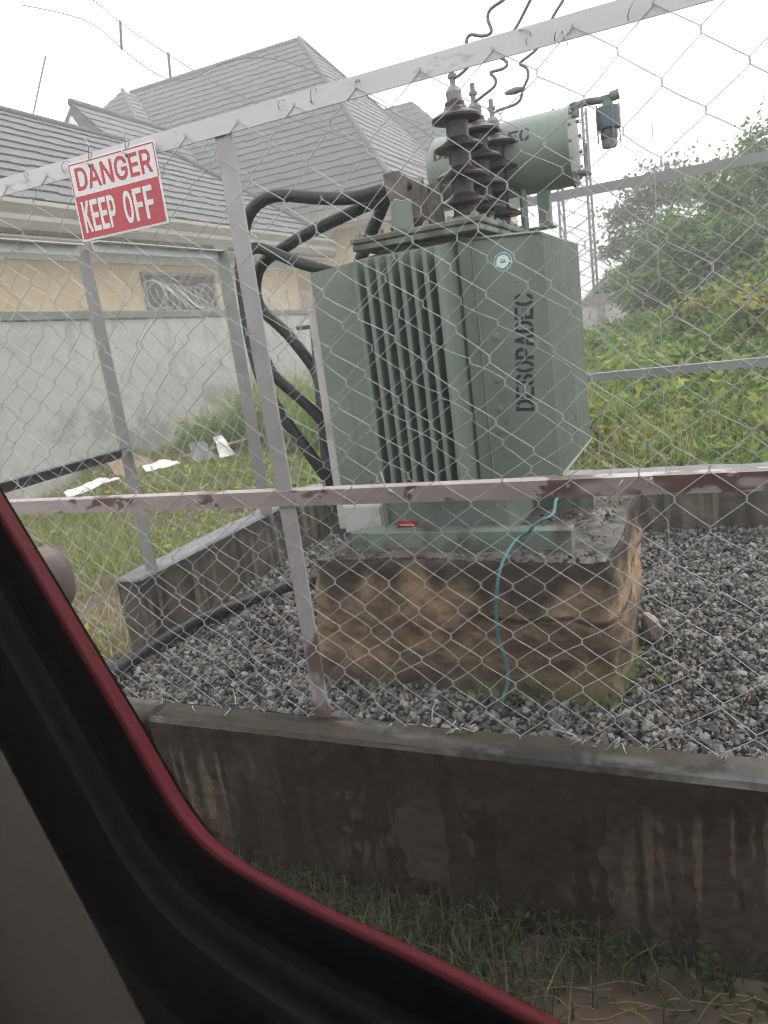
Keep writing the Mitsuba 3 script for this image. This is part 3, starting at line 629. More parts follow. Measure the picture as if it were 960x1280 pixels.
# ---------------------------------------------------------------- chain link
def chain_link(p0, p1, z0, z1, w, h, r, seed, sag=0.045, out=0.03, kink=0.16):
    """woven wire: each strand zigzags upwards and hooks its neighbour at every bend"""
    p0, p1 = np.asarray(p0, float), np.asarray(p1, float)
    L = np.linalg.norm(p1 - p0); u = (p1 - p0) / L
    nrm = np.array([-u[1], u[0]])
    ns, nr = int(L / (w / 2)) + 1, int((z1 - z0) / (h / 2))
    step = np.array([0, kink / 2, 0.34, 0.5, 0.66, 1 - kink / 2])
    q = np.r_[(np.arange(nr)[:, None] + step).ravel(), nr]
    fr = q % 1.0; cell = np.floor(q).astype(int)
    # each half cell: slanted run, then a short upright hook
    ease = np.clip((fr - kink / 2) / (1 - kink), 0, 1)
    strands = []
    for k in range(ns):
        up = ((cell + k) % 2) == 0
        a = np.where(up, ease, 1 - ease)
        s = (k + a * 1.03 - 0.015) * w / 2
        z = z0 + q * h / 2
        d = np.where(up, 1, -1) * (0.5 - np.abs(ease - 0.5)) * 0 + np.sin(a * np.pi - np.pi / 2) * r * 1.1
        strands.append(np.stack([s, z, d], 1))
    S = np.array(strands)
    pts = np.stack([S[..., 0] * 1.7, S[..., 1] * 1.7, 0 * S[..., 0]], -1)
    dx = (meshkit.fbm(pts, 3, seed) - 0.5) * 2 * sag + (meshkit.noise(pts * 3.5, seed + 4) - 0.5) * 0.016
    dzz = (meshkit.fbm(pts + 31.3, 3, seed + 1) - 0.5) * 2 * sag + (meshkit.noise(pts * 3.5 + 7, seed + 5) - 0.5) * 0.016
    dn = (meshkit.fbm(pts * 0.8 + 11.7, 3, seed + 2) - 0.5) * 2 * out
    edge = np.clip(np.minimum(S[..., 1] - z0, z1 - S[..., 1]) / 0.15, 0, 1)
    s = np.clip(S[..., 0] + dx * (0.3 + 0.7 * edge), 0, L); z = S[..., 1] + dzz * edge; d = S[..., 2] + dn * edge
    P = np.stack([p0[0] + u[0] * s + nrm[0] * d, p0[1] + u[1] * s + nrm[1] * d, z], -1)
    return many_tubes(P, r, 5)

def tie_wires(p0, p1, z, n, seed, r=0.0015, up=True):
    """short loose twists of wire that bind mesh and rail"""
    g = np.random.default_rng(seed)
    out = []
    for i in range(n):
        a = g.random(); c = np.array([*(np.asarray(p0) + (np.asarray(p1) - np.asarray(p0)) * a), z + g.uniform(-0.02, 0.01)])
        tt = np.linspace(0, 1, 12)
        R = g.uniform(0.006, 0.016); ph = g.uniform(0, 6.28); tail = g.uniform(-0.05, 0.05, 3)
        P = c + np.stack([R * 0.7 * np.sin(tt * 7 + ph), R * np.cos(tt * 7 + ph), R * 1.3 * np.sin(tt * 5 + ph)], 1) + np.outer(np.clip(tt - 0.6, 0, 1) * 2.5, tail)
        out.append(P)
    return many_tubes(np.array(out), r, 4)

FY = 1.766
fence_f = thing('chain_link_fence', 'front chain link fence with rusty angle iron rails between viewer and transformer', 'fence')
put('post', cat([angle_iron((-1.128, FY, WT), (-1.140, FY, 2.205), (1, 0, 0), (0, 1, 0), 0.050, 0.006)]), 'm_post', fence_f)
put('post', angle_iron((-2.60, FY, WT), (-2.60, FY, 2.2), (1, 0, 0), (0, 1, 0), 0.05, 0.006), 'm_post', fence_f)
put('post', angle_iron((1.2, FY, WT), (1.2, FY, 2.2), (1, 0, 0), (0, 1, 0), 0.05, 0.006), 'm_post', fence_f)
put('top_rail', angle_iron((-2.6, FY - 0.007, 2.225), (2.4, FY - 0.007, 2.225), (0, 0, -1), (0, 1, 0), 0.046, 0.005), 'm_rail_pale', fence_f, label='pale grey top rail stained dark at its joints')
put('middle_rail', angle_iron((-2.6, FY - 0.007, 1.256), (2.4, FY - 0.007, 1.256), (0, 0, -1), (0, 1, 0), 0.044, 0.005), 'm_rail_rusty', fence_f, label='pinkish grey middle rail with patches of brown rust')
put('wire_mesh', chain_link((-2.6, FY - 0.012), (2.4, FY - 0.012), WT + 0.005, 2.215, 0.162, 0.144, 0.00115, 11), 'm_wire', fence_f, smooth=True)
put('wire_mesh', chain_link((-2.5, FY + 0.030), (-0.10, FY + 0.030), WT + 0.03, 2.02, 0.170, 0.150, 0.0009, 47, 0.07, 0.04), 'm_wire', fence_f, smooth=True)
put('tie_wire', cat([tie_wires((-2.5, FY - 0.012), (2.0, FY - 0.012), 2.215, 20, 3), tie_wires((-2.5, FY - 0.012), (2.0, FY - 0.012), 1.24, 26, 4), tie_wires((-2.5, FY - 0.012), (2.0, FY - 0.012), WT + 0.02, 46, 5)]), 'm_wire', fence_f, kind='stuff')
SX = -2.585
gate = thing('mesh_gate', 'chain link gate with angle iron frame at the far left of the enclosure', 'gate')
put('mesh', chain_link((SX, 1.80), (SX, 2.745), 0.45, 2.17, 0.160, 0.144, 0.0013, 21), 'm_wire', gate, smooth=True)
put('gate_rail', angle_iron((SX, 1.80, 2.20), (SX, 2.745, 2.20), (0, 0, -1), (1, 0, 0), 0.045, 0.005), 'm_rail_pale', gate)
put('gate_rail', angle_iron((SX, 1.80, 1.275), (SX, 2.745, 1.275), (0, 0, -1), (1, 0, 0), 0.048, 0.005), 'm_darksteel', gate)
fs = thing('chain_link_fence', 'left side chain link fence on grey posts above the low side wall', 'fence')
put('post', angle_iron((SX - 0.02, 2.770, 0.20), (SX - 0.035, 2.770, 2.21), (1, 0, 0), (0, 1, 0), 0.070, 0.007), 'm_post_grey', fs)
put('post', angle_iron((SX - 0.01, 3.83, 0.25), (SX - 0.015, 3.83, 2.26), (1, 0, 0), (0, 1, 0), 0.085, 0.007), 'm_post_grey', fs)
put('wire_mesh', chain_link((SX, 2.80), (SX, 4.56), 0.66, 2.2, 0.160, 0.144, 0.0013, 31), 'm_wire', fs, smooth=True)
put('top_rail', angle_iron((SX, 2.84, 2.22), (SX, 3.86, 2.22), (0, 0, -1), (1, 0, 0), 0.045, 0.005), 'm_rail_pale', fs)
fr_ = thing('chain_link_fence', 'rear chain link fence with grey rails in front of the weeds', 'fence')
RY = 4.50
put('top_rail', angle_iron((-1.15, RY, 2.275), (2.6, RY, 2.275), (0, 0, -1), (0, 1, 0), 0.050, 0.006), 'm_post_grey', fr_)
put('middle_rail', angle_iron((-1.15, RY, 1.262), (2.6, RY, 1.262), (0, 0, -1), (0, 1, 0), 0.045, 0.006), 'm_post_grey', fr_)
put('post', angle_iron((1.9, RY, 0.3), (1.9, RY, 2.27), (1, 0, 0), (0, 1, 0), 0.06, 0.006), 'm_post_grey', fr_)
put('wire_mesh', chain_link((-1.3, RY - 0.01), (2.6, RY - 0.01), 0.67, 2.24, 0.160, 0.144, 0.0013, 41), 'm_wire', fr_, smooth=True)

# ---------------------------------------------------------------- danger sign
sg = thing('danger_sign', 'red and white metal sign reading DANGER KEEP OFF wired to the fence top', 'sign')
sx0, sx1, sz0, sz1, sy = -1.614, -1.311, 2.003, 2.208, 1.742
sgn = []
put('panel', cbox(sx0, sx1, sy, sy + 0.002, sz0, sz1, 0.0006), 'm_sign_white', sg)
put('red_field', bx(sx0 + 0.006, sx1 - 0.006, sy - 0.0008, sy - 0.0001, sz0 + 0.006, sz0 + 0.118), 'm_sign_red', sg)
put('border', cat([bx(sx0 + 0.003, sx1 - 0.003, sy - 0.0007, sy - 0.0001, sz1 - 0.006, sz1 - 0.003), bx(sx0 + 0.003, sx0 + 0.0058, sy - 0.0007, sy - 0.0001, sz0 + 0.1185, sz1 - 0.0062), bx(sx1 - 0.0058, sx1 - 0.003, sy - 0.0007, sy - 0.0001, sz0 + 0.1185, sz1 - 0.0062)]), 'm_sign_red', sg)
put('lettering', place(text_fit('DANGER', 0.263, 0.060, 0.0008, True), (sx0 + 0.021, sy - 0.0001, sz0 + 0.131), (1, 0, 0), (0, 0, 1)), 'm_sign_red', sg, label='red lettering DANGER on white')
kw = []
for w_, o_, l_ in (('KEEP', 0.021, 0.122), ('OFF', 0.167, 0.108)):
    st_ = l_ / len(w_)
    for i_, ch in enumerate(w_):
        for e_ in (0, 0.0016):
            kw.append(place(text_fit(ch, st_ * 0.80, 0.082, 0.0008, True), (sx0 + o_ + i_ * st_ + e_, sy - 0.001 - e_ * 0.06, sz0 + 0.021), (1, 0, 0), (0, 0, 1)))
put('lettering', cat(kw), 'm_sign_white', sg, label='white lettering KEEP OFF on red')
def twist(c, seed):
    g = np.random.default_rng(seed); tt = np.linspace(0, 1, 40)
    return tube(np.asarray(c) + np.stack([0.010 * np.sin(tt * 9) + 0.012 * (tt - 0.5), 0.008 * np.cos(tt * 9), 0.045 * tt - 0.015], 1), 0.0016, 6)
put('tie_wire', cat([twist((-1.535, 1.74, 2.195), 1), twist((-1.405, 1.74, 2.195), 2), tube([(-1.535, 1.742, 2.205), (-1.515, 1.73, 2.235), (-1.525, 1.73, 2.26)], 0.0016, 6), tube([(-1.405, 1.742, 2.205), (-1.39, 1.73, 2.24), (-1.41, 1.73, 2.258)], 0.0016, 6)]), 'm_wire', sg)
for x in (-1.535, -1.405):
    put('tie_hole', disc(0.005, 0.0012, (x, sy - 0.0008, 2.190)), 'm_black_ink', sg)

# ---------------------------------------------------------------- boundary wall
WA, WB = np.array([-6.05, 2.5]), np.array([-8.83, 18.0])
wd = (WB - WA) / np.linalg.norm(WB - WA)
def along(m):   # local x along wall, y outwards
    M = np.eye(4); M[:2, 0] = wd; M[:2, 1] = [-wd[1], wd[0]]; M[:2, 3] = WA
    m.apply_transform(M); return m
Lw = float(np.linalg.norm(WB - WA))
t = thing('boundary_wall', 'long grey rendered boundary wall with dark stains and a dark capping', 'wall')
put('render_face', along(roughen(bx(0, Lw, 0, 0.18, -0.2, 2.25), 0.6, 0.01, 1.2)), 'm_bwall', t, smooth=40)
put('capping', along(roughen(cbox(0, Lw, -0.03, 0.22, 2.253, 2.36, 0.01), 0.35, 0.012, 3.0)), 'm_bwall_cap', t, smooth=40)
# coil of razor wire along its far half
tt = np.linspace(0, 1, 2600)
coil = np.stack([6.6 + tt * 8.2, 0.09 + 0.20 * np.cos(tt * 2 * np.pi * 44), 2.57 + 0.21 * np.sin(tt * 2 * np.pi * 46) + 0.03 * np.sin(tt * 60)], 1)
cm = along(tube(coil, 0.0045, 5))
t = thing('razor_wire', 'coiled razor wire along the top of the grey boundary wall', 'razor wire')
put('coil', cm, 'm_rail_pale', t, smooth=True)
for a in (7.0, 8.8, 10.6, 12.4, 14.2):
    put('holder', along(tube([(a, 0.09, 2.34), (a, 0.09, 2.80)], 0.012, 8)), 'm_post_grey', t)

# ---------------------------------------------------------------- house
house = thing('house', 'large cream house with tiled grey hip roofs behind the boundary wall', 'house')
def roof_face(parent, a, b, c, d, row, tile, bsdf, seed, jag=0.02, thick=0.02, lift_=0.03):
    """courses of tiles on the planar face a-b (eave) c-d (ridge, d above a); c may equal d"""
    a, b, c, d = (np.asarray(x, float) for x in (a, b, c, d))
    eu = (b - a) / np.linalg.norm(b - a)
    nn = np.cross(b - a, d - a); nn /= np.linalg.norm(nn)
    if nn[2] < 0: nn = -nn
    ev = np.cross(nn, eu)
    if ev[2] < 0: ev = -ev
    uv = lambda p: ((p - a) @ eu, (p - a) @ ev)
    face = Polygon([uv(p) for p in ((a, b, c, d) if np.linalg.norm(c - d) > 1e-6 else (a, b, c))])
    top = face.bounds[3]; u0, u1 = face.bounds[0], face.bounds[2]
    g = np.random.default_rng(seed)
    k = 0
    while k * row < top - 0.02:
        v0, v1 = k * row, (k + 1) * row + 0.05
        n = max(2, int((u1 - u0) / tile))
        us = u0 - 0.5 * tile * (k % 2) + np.arange(n + 2) * tile
        lo = []
        for i in range(len(us) - 1):
            o = g.uniform(-jag, jag)
            lo += [(us[i], v0 + o), (us[i + 1] - 0.012, v0 + o), (us[i + 1] - 0.010, v0 + 0.06), (us[i + 1] - 0.002, v0 + 0.06)]
        strip = Polygon(lo + [(us[-1], v1), (us[0], v1)]).buffer(0)
        cl = strip.intersection(face.buffer(0.02))
        polys = [p for p in getattr(cl, 'geoms', [cl]) if p.geom_type == 'Polygon' and p.area > 0.01]
        ms = []
        for p in polys:
            m = trimesh.creation.extrude_polygon(p, thick, engine='earcut')
            vv = m.vertices.copy()
            lift = lift_ * np.clip(1 - (vv[:, 1] - v0) / row, 0, 1) + 0.02
            w = a + np.outer(vv[:, 0], eu) + np.outer(vv[:, 1], ev) + np.outer(vv[:, 2] + lift, nn)
            m = trimesh.Trimesh(w, m.faces, process=False)
            if np.dot(np.cross(eu, ev), nn) < 0: m.invert()
            ms.append(m)
        if ms:
            put('tile_course', cat(ms), bsdf, parent)
        k += 1
def deck(parent_name, pts, faces, bsdf='m_tile'):
    m = trimesh.Trimesh(np.asarray(pts, float), faces, process=False)
    return put(parent_name, m, bsdf, house)
def ridge_cap(parent, p, q, r=0.07, bsdf='m_tile'):
    put('ridge_cap', tube([p, (np.asarray(p) + q) / 2, q], r, 10), bsdf, parent, smooth=True)

# side wing: eave along y
e, z0, zr = -8.5, 3.99, 6.09
r1 = deck('roof', [(e, 0, z0), (e, 17.6, z0), (-11, 15.1, zr), (-11, 0, zr), (-13.5, 0, z0), (-13.5, 17.6, z0)], [(0, 1, 2), (0, 2, 3), (3, 2, 5), (3, 5, 4), (1, 5, 2)])
roof_face(r1, (e, 1.0, z0), (e, 17.6, z0), (-11, 15.1, zr), (-11, 1.0, zr), 0.28, 0.36, 'm_tile_pale', 1, 0.03, 0.02, 0.032)
roof_face(r1, (e, 17.6, z0), (-13.5, 17.6, z0), (-11, 15.1, zr), (-11, 15.1, zr), 0.31, 0.42, 'm_tile_pale', 2)
ridge_cap(r1, (-11, 0, zr + 0.06), (-11, 15.1, zr + 0.06)); ridge_cap(r1, (-11, 15.1, zr + 0.06), (e, 17.6, z0 + 0.06), 0.09)
prof = [(e + 0.06, z0 + 0.02), (e + 0.10, z0 - 0.05), (e + 0.06, z0 - 0.18), (e + 0.10, z0 - 0.26), (e + 0.07, z0 - 0.38), (e - 0.02, z0 - 0.42), (e - 0.06, z0 - 0.40), (e - 0.04, z0 + 0.0)]
fm = trimesh.creation.extrude_polygon(Polygon(prof), 17.6, engine='earcut')
fm = trimesh.Trimesh(np.stack([fm.vertices[:, 0], fm.vertices[:, 2], fm.vertices[:, 1]], 1), fm.faces); trimesh.repair.fix_normals(fm)
put('eave_moulding', fm, 'm_fascia', house, smooth=30)
put('soffit', bx(-9.3, e - 0.065, 0, 17.4, z0 - 0.45, z0 - 0.42), 'm_soffit', house)
put('frieze', bx(-9.30, -9.22, 0, 17.0, z0 - 0.62, z0 - 0.455), 'm_soffit', house)
put('wall', bx(-13.0, -9.3, 0, 17.0, -0.3, z0 - 0.46), 'm_cream', house)
def window(x, y0, y1, za, zb):
    w = put('window', cat([bx(x, x + 0.06, y0, y1, zb - 0.06, zb), bx(x, x + 0.06, y0, y1, za, za + 0.06), bx(x, x + 0.058, y0, y0 + 0.06, za + 0.06, zb - 0.06), bx(x, x + 0.058, y1 - 0.06, y1, za + 0.06, zb - 0.06), bx(x, x + 0.057, (y0 + y1) / 2 - 0.03, (y0 + y1) / 2 + 0.03, za + 0.06, zb - 0.06)]), 'm_louvre', house)
    put('pane', bx(x + 0.002, x + 0.012, y0 + 0.05, y1 - 0.05, za + 0.05, zb - 0.05), 'm_window_dark', w)
    for z in np.arange(za + 0.1, zb - 0.08, 0.11):
        m = bx(-0.006, 0.006, y0 + 0.07, y1 - 0.07, -0.065, 0.065); m.apply_transform(trimesh.transformations.rotation_matrix(0.7, [0, 1, 0])); m.apply_translation((x + 0.045, 0, z))
        put('slat', m, 'm_louvre', w)
window(-9.30, 11.25, 13.45, 2.35, 3.24)
window(-9.30, 5.4, 7.4, 1.6, 3.0)
# main block: ridge along x
ze, zm = 4.75, 11.05
M4 = [(-23.9, 18, ze), (-6.7, 18, ze), (-6.7, 30.6, ze), (-23.9, 30.6, ze), (-18.9, 24.3, zm), (-11.9, 24.3, zm)]
r2 = deck('roof', M4, [(0, 1, 5), (0, 5, 4), (1, 2, 5), (2, 3, 4), (2, 4, 5), (3, 0, 4)])
roof_face(r2, M4[0], M4[1], M4[5], M4[4], 0.33, 0.36, 'm_tile', 5, 0.03)
roof_face(r2, M4[1], M4[2], M4[5], M4[5], 0.33, 0.36, 'm_tile_pale', 6, 0.02)
for p, q in ((4, 5), (5, 1), (5, 2)): ridge_cap(r2, np.array(M4[p]) + (0, 0, 0.08), np.array(M4[q]) + (0, 0, 0.05), 0.08)
put('fascia', bx(-23.9, -6.72, 17.94, 18.05, ze - 0.38, ze + 0.03), 'm_fascia', house)
put('fascia', bx(-6.78, -6.66, 17.94, 30.6, ze - 0.38, ze + 0.03), 'm_fascia', house)
put('soffit', bx(-23.5, -6.8, 18.06, 18.7, ze - 0.40, ze - 0.36), 'm_soffit', house)
put('wall', bx(-23, -7.5, 18.7, 30, -0.3, ze - 0.41), 'm_cream', house)
# front wing with peak beside the main ridge
W2 = [(-22.8, 19, 6.5), (-14.1, 19, 6.5), (-14.1, 26, 6.5), (-22.8, 26, 6.5), (-18.48, 23.35, 10.85), (-18.48, 26, 10.85)]
r3 = deck('roof', W2, [(0, 1, 4), (1, 2, 5), (1, 5, 4), (0, 4, 5), (0, 5, 3)])
roof_face(r3, W2[0], W2[1], W2[4], W2[4], 0.33, 0.36, 'm_tile', 8)
roof_face(r3, W2[1], W2[2], W2[5], W2[4], 0.33, 0.36, 'm_tile_pale', 9)
ridge_cap(r3, np.array(W2[4]) + (0, 0, 0.08), np.array(W2[1]) + (0, 0, 0.05), 0.07)
# low wing with gablet
W3 = [(-18.3, 17.0, 5.4), (-12.2, 17.0, 5.4), (-12.2, 24, 5.4), (-18.3, 24, 5.4), (-15.2, 17.0, 8.45), (-15.2, 24, 8.45)]
r4 = deck('roof', W3, [(0, 1, 4), (1, 2, 5), (1, 5, 4), (0, 4, 5), (0, 5, 3)])
roof_face(r4, W3[1], W3[2], W3[5], W3[4], 0.33, 0.36, 'm_tile_pale', 10)
put('gablet', trimesh.creation.extrude_polygon(Polygon([(-0.42, -0.78), (0.30, -0.78), (0.0, -0.28)]), 0.06, engine='earcut').apply_transform(np.array([[1, 0, 0, -15.2], [0, 0, -1, 16.97], [0, 1, 0, 8.45], [0, 0, 0, 1.0]])), 'm_soffit', house)
ridge_cap(r4, np.array(W3[4]) + (0, 0, 0.06), np.array(W3[5]) + (0, 0, 0.06), 0.10)
put('wall', bx(-17.6, -12.9, 17.4, 18.65, 4.0, 5.39), 'm_cream', house)
# small hip roof showing past the right hip
W5 = [(-16, 25.6, 5.8), (-6.2, 25.6, 5.8), (-6.2, 32, 5.8), (-16, 32, 5.8), (-13, 28.75, 9.65), (-9.85, 28.75, 9.65)]
r5 = deck('roof', W5, [(0, 1, 5), (0, 5, 4), (1, 2, 5), (2, 3, 4), (2, 4, 5), (3, 0, 4)])
roof_face(r5, W5[0], W5[1], W5[5], W5[4], 0.33, 0.36, 'm_tile', 12)
roof_face(r5, W5[1], W5[2], W5[5], W5[5], 0.33, 0.36, 'm_tile', 13)
put('wall', bx(-15.4, -6.9, 26.2, 31.4, 4.3, 5.79), 'm_cream', house)

# ---------------------------------------------------------------- far house, far wall, mast, aerial, line
t = thing('house', 'small hazy house with a dark grey hip roof far beyond the yard', 'house')
rf = put('roof', trimesh.convex.convex_hull(np.array([(-5.1, 32, 1.5), (-1.5, 32, 1.5), (-5.1, 36, 1.5), (-1.5, 36, 1.5), (-4.2, 32.8, 2.4), (-2.4, 32.8, 2.4), (-4.2, 35, 2.4), (-2.4, 35, 2.4), (-3.6, 33.4, 2.95), (-2.9, 33.4, 2.95), (-3.5, 34.6, 2.95), (-2.9, 34.6, 2.95)])), 'm_tile', t)
put('wall', bx(-4.7, -1.9, 32.4, 35.6, 0, 1.495), 'm_farpaint', t)
put('fascia', bx(-5.1, -1.5, 31.93, 31.99, 1.38, 1.52), 'm_soffit', t)
put('window', bx(-3.8, -3.0, 32.36, 32.395, 0.6, 1.2), 'm_window_dark', t)
t = thing('boundary_wall', 'pale hazy boundary wall with darker coping beyond the weeds', 'wall')
put('render_face', bx(-8, 0.5, 24.9, 25.1, 0.2, 1.62), 'm_farpaint', t)
put('capping', bx(-8, 0.5, 24.84, 25.16, 1.622, 1.78), 'm_bwall_cap', t)
for i, x in enumerate(np.arange(-6.5, 0.5, 1.1)):
    put('pier', bx(x, x + 0.22, 24.80, 24.897, 0.2, 1.62), 'm_bwall_cap', t)
t = thing('lattice_mast', 'slender steel lattice mast rising behind the oil drum', 'mast')
legs = [(-4.32, 25.6), (-3.36, 25.6), (-3.36, 26.56), (-4.32, 26.56)]
for x, y in legs:
    put('leg', tube([(x, y, 0.3), (x + (-3.84 - x) * 0.10, y + (26.08 - y) * 0.10, 7.6)], 0.045, 6), 'm_darksteel', t)
brace = []
zz = np.linspace(0.5, 7.6, 16)
for i in range(15):
    for k in range(4):
        a, b = np.array(legs[k]), np.array(legs[(k + 1) % 4]); c = np.array((-3.84, 26.08))
        fa, fb = 0.10 * zz[i] / 7.6, 0.10 * zz[i + 1] / 7.6
        p, qq = a + (c - a) * fa, b + (c - b) * fb
        brace.append([[*p, zz[i]], [*(p + qq) / 2, (zz[i] + zz[i + 1]) / 2], [*qq, zz[i + 1]]])
put('brace', many_tubes(np.array(brace), 0.02, 4), 'm_darksteel', t)
t = thing('aerial_pole', 'faint thin leaning aerial pole above the left roof', 'pole')
put('pole', tube([(-16.6, 16.6, 5.6), (-15.65, 16.0, 8.0), (-14.77, 16, 9.26)], 0.022, 6), 'm_post_grey', t)
put('aerial_arm', cat([tube([(-15.1, 16.0, z), (-14.6, 16.0, z + 0.03)], 0.006, 5) for z in (9.0, 9.2)]), 'm_post_grey', t)
t = thing('overhead_line', 'two sagging overhead wires with upright spacer rods above the house roof', 'power line')
def sagline(p, q, s, n=60):
    a = np.linspace(0, 1, n)[:, None]
    P = np.asarray(p) * (1 - a) + np.asarray(q) * a
    P[:, 2] -= (4 * s * a * (1 - a))[:, 0]
    return P
up_, lo_ = [(-13.5, 14.2, 10.0), (-11.23, 14.0, 8.82), (-10.82, 14.0, 8.41), (-9.8, 14.0, 7.57), (-9.0, 14.0, 6.95), (-3.0, 15.2, 3.6)], [(-13.5, 14.2, 9.5), (-11.27, 14.0, 8.35), (-10.91, 14.0, 7.96), (-9.85, 14.0, 7.12), (-9.2, 14.0, 7.04), (-3.0, 15.2, 3.4)]
mat('m_linewire', (0.12, 0.12, 0.13), 0.6)
put('conductor', tube(spline(up_, 80), 0.011, 6), 'm_linewire', t, smooth=True)
put('conductor', tube(spline(lo_, 80), 0.012, 6), 'm_linewire', t, smooth=True)
put('spacer_rod', tube([(-10.81, 14.0, 8.44), (-10.91, 14.0, 7.93)], 0.028, 8), 'm_linewire', t)
put('spacer_rod', tube([(-9.79, 14.0, 7.6), (-9.85, 14.0, 7.09)], 0.028, 8), 'm_linewire', t)

# ---------------------------------------------------------------- vegetation
def leaf_quads(c, size, cols, seed, aspect=0.45, droop=0.3, flat=0.5):
    """folded leaves: 4 triangles each, at points c"""
    g = np.random.default_rng(seed)
    k = len(c)
    yaw = g.uniform(0, 2 * np.pi, k); pit = g.normal(-droop, flat, k)
    d = np.stack([np.cos(yaw) * np.cos(pit), np.sin(yaw) * np.cos(pit), np.sin(pit)], 1)
    rl = g.normal(0, 0.6, k)
    s = np.stack([-np.sin(yaw), np.cos(yaw), 0 * yaw], 1); n = np.cross(s, d)
    s2 = s * np.cos(rl)[:, None] + n * np.sin(rl)[:, None]; n2 = np.cross(s2, d)
    L = size[:, None]
    base, tip = c - d * L * 0.5, c + d * L * 0.5 - n2 * L * 0.12
    midc = c
    l, r = c + s2 * L * aspect * 0.5 + n2 * L * 0.08, c - s2 * L * aspect * 0.5 + n2 * L * 0.08
    V = np.stack([base, l, tip, r, midc], 1)
    f = np.array([[0, 4, 1], [1, 4, 2], [2, 4, 3], [3, 4, 0]])
    F = f[None] + (np.arange(k) * 5)[:, None, None]
    C = np.repeat(cols, 5, 0)
    return (V.reshape(-1, 3), F.reshape(-1, 3)), C

def pick(g, k, pal, jit=0.25):
    pal = np.asarray(pal, float)
    return pal[g.integers(0, len(pal), k)] * (1 + jit * (g.random((k, 1)) * 2 - 1)) 

def blades(x, y, h, cols, seed, width=0.008, lean=0.5):
    """grass blades: bent strips of 3 quads"""
    g = np.random.default_rng(seed)
    k = len(x)
    z = ground_h(x, y)
    yaw = g.uniform(0, 2 * np.pi, k)
    s = np.stack([-np.sin(yaw), np.cos(yaw), 0 * yaw], 1)
    d = np.stack([np.cos(yaw), np.sin(yaw), 0 * yaw], 1)
    ln = np.abs(g.normal(0, lean, k))
    base = np.stack([x, y, z - 0.01], 1)
    V = []
    for a in (0, 0.35, 0.7, 1.0):
        c = base + d * (ln * a * a * h)[:, None] + np.array([0, 0, 1]) * (h * a * (1 - 0.35 * ln * a))[:, None]
        w = width * (1 - 0.92 * a) * (0.7 + 0.6 * g.random(k))
        V += [c - s * w[:, None] / 2, c + s * w[:, None] / 2]
    V = np.stack(V, 1)
    f = []
    for i in range(3):
        f += [(2 * i, 2 * i + 1, 2 * i + 3), (2 * i, 2 * i + 3, 2 * i + 2)]
    F = np.array(f)[None] + (np.arange(k) * 8)[:, None, None]
    shade = np.repeat(cols, 8, 0)
    return (V.reshape(-1, 3), F.reshape(-1, 3)), shade

GREEN = [(0.14, 0.225, 0.05), (0.19, 0.29, 0.07), (0.12, 0.20, 0.05), (0.24, 0.32, 0.09)]
DRY = [(0.40, 0.34, 0.21), (0.33, 0.27, 0.16), (0.45, 0.40, 0.27)]
YEL = [(0.31, 0.32, 0.09), (0.25, 0.30, 0.08), (0.35, 0.32, 0.10)]
DK = [(0.085, 0.155, 0.06), (0.115, 0.195, 0.075), (0.14, 0.225, 0.085), (0.10, 0.17, 0.07)]
def merge(parts):
    vs, fs, cs, at = [], [], [], 0
    for (v, f), c in parts:
        vs.append(v); fs.append(f + at); cs.append(c); at += len(v)
    return (np.vstack(vs), np.vstack(fs)), np.vstack(cs)
# left yard grass
g = np.random.default_rng(21)
k = 70000
x = g.uniform(-7.6, -2.72, k); y = g.uniform(1.85, 10.5, k)
wallx = WA[0] + (y - WA[1]) * (WB[0] - WA[0]) / (WB[1] - WA[1]) + 0.03
dens = meshkit.fbm(np.stack([x * 0.9, y * 0.9, 0 * x], 1), 3, 9)
keep = (x > wallx) & (dens + 0.25 * g.random(k) > 0.48)
x, y, dens = x[keep], y[keep], dens[keep]; k = len(x)
dry = meshkit.fbm(np.stack([x * 1.3 + 4, y * 1.3, 0 * x], 1), 3, 13) + 0.35 * (g.random(k) - 0.5)
near = np.clip((3.6 - y) / 1.5, 0, 1)
cols = np.where((dry + 0.10 * near > 0.63)[:, None], pick(g, k, DRY), np.where((g.random(k) > 0.55)[:, None], pick(g, k, YEL), pick(g, k, GREEN)))
h = (0.06 + 0.14 * g.random(k)) * (0.5 + dens)
parts = [blades(x, y, h, cols, 2, 0.010, 0.8)]
# low broad leaves between the blades
k2 = 16000
x2 = g.uniform(-7.4, -2.75, k2); y2 = g.uniform(1.9, 10.0, k2)
wx2 = WA[0] + (y2 - WA[1]) * (WB[0] - WA[0]) / (WB[1] - WA[1]) + 0.05
kp = (x2 > wx2) & (meshkit.fbm(np.stack([x2 * 0.8 + 9, y2 * 0.8, 0 * x2], 1), 3, 19) > 0.5)
x2, y2 = x2[kp], y2[kp]
parts.append(leaf_quads(np.stack([x2, y2, ground_h(x2, y2) + 0.02 + 0.10 * g.random(len(x2))], 1), 0.03 + 0.05 * g.random(len(x2)), pick(g, len(x2), GREEN + YEL), 6, 0.55))
mesh, vc = merge(parts)
single('yard_grass', mesh, 'm_leaf', 'patchy green and dry grass in the yard left of the enclosure', 'grass', color=vc, kind='stuff')
k = 420
x = np.r_[g.normal(-0.30, 0.06, k // 3), g.uniform(-1.4, -0.3, k // 3), g.uniform(-0.3, 1.0, k // 3)]
y = np.r_[g.uniform(2.5, 3.2, k // 3), g.normal(2.37, 0.03, k // 3), g.uniform(4.3, 4.5, k // 3)]
kp = meshkit.noise(np.stack([x * 6, y * 6, 0 * x], 1), 5) > 0.62
x, y = x[kp], y[kp]
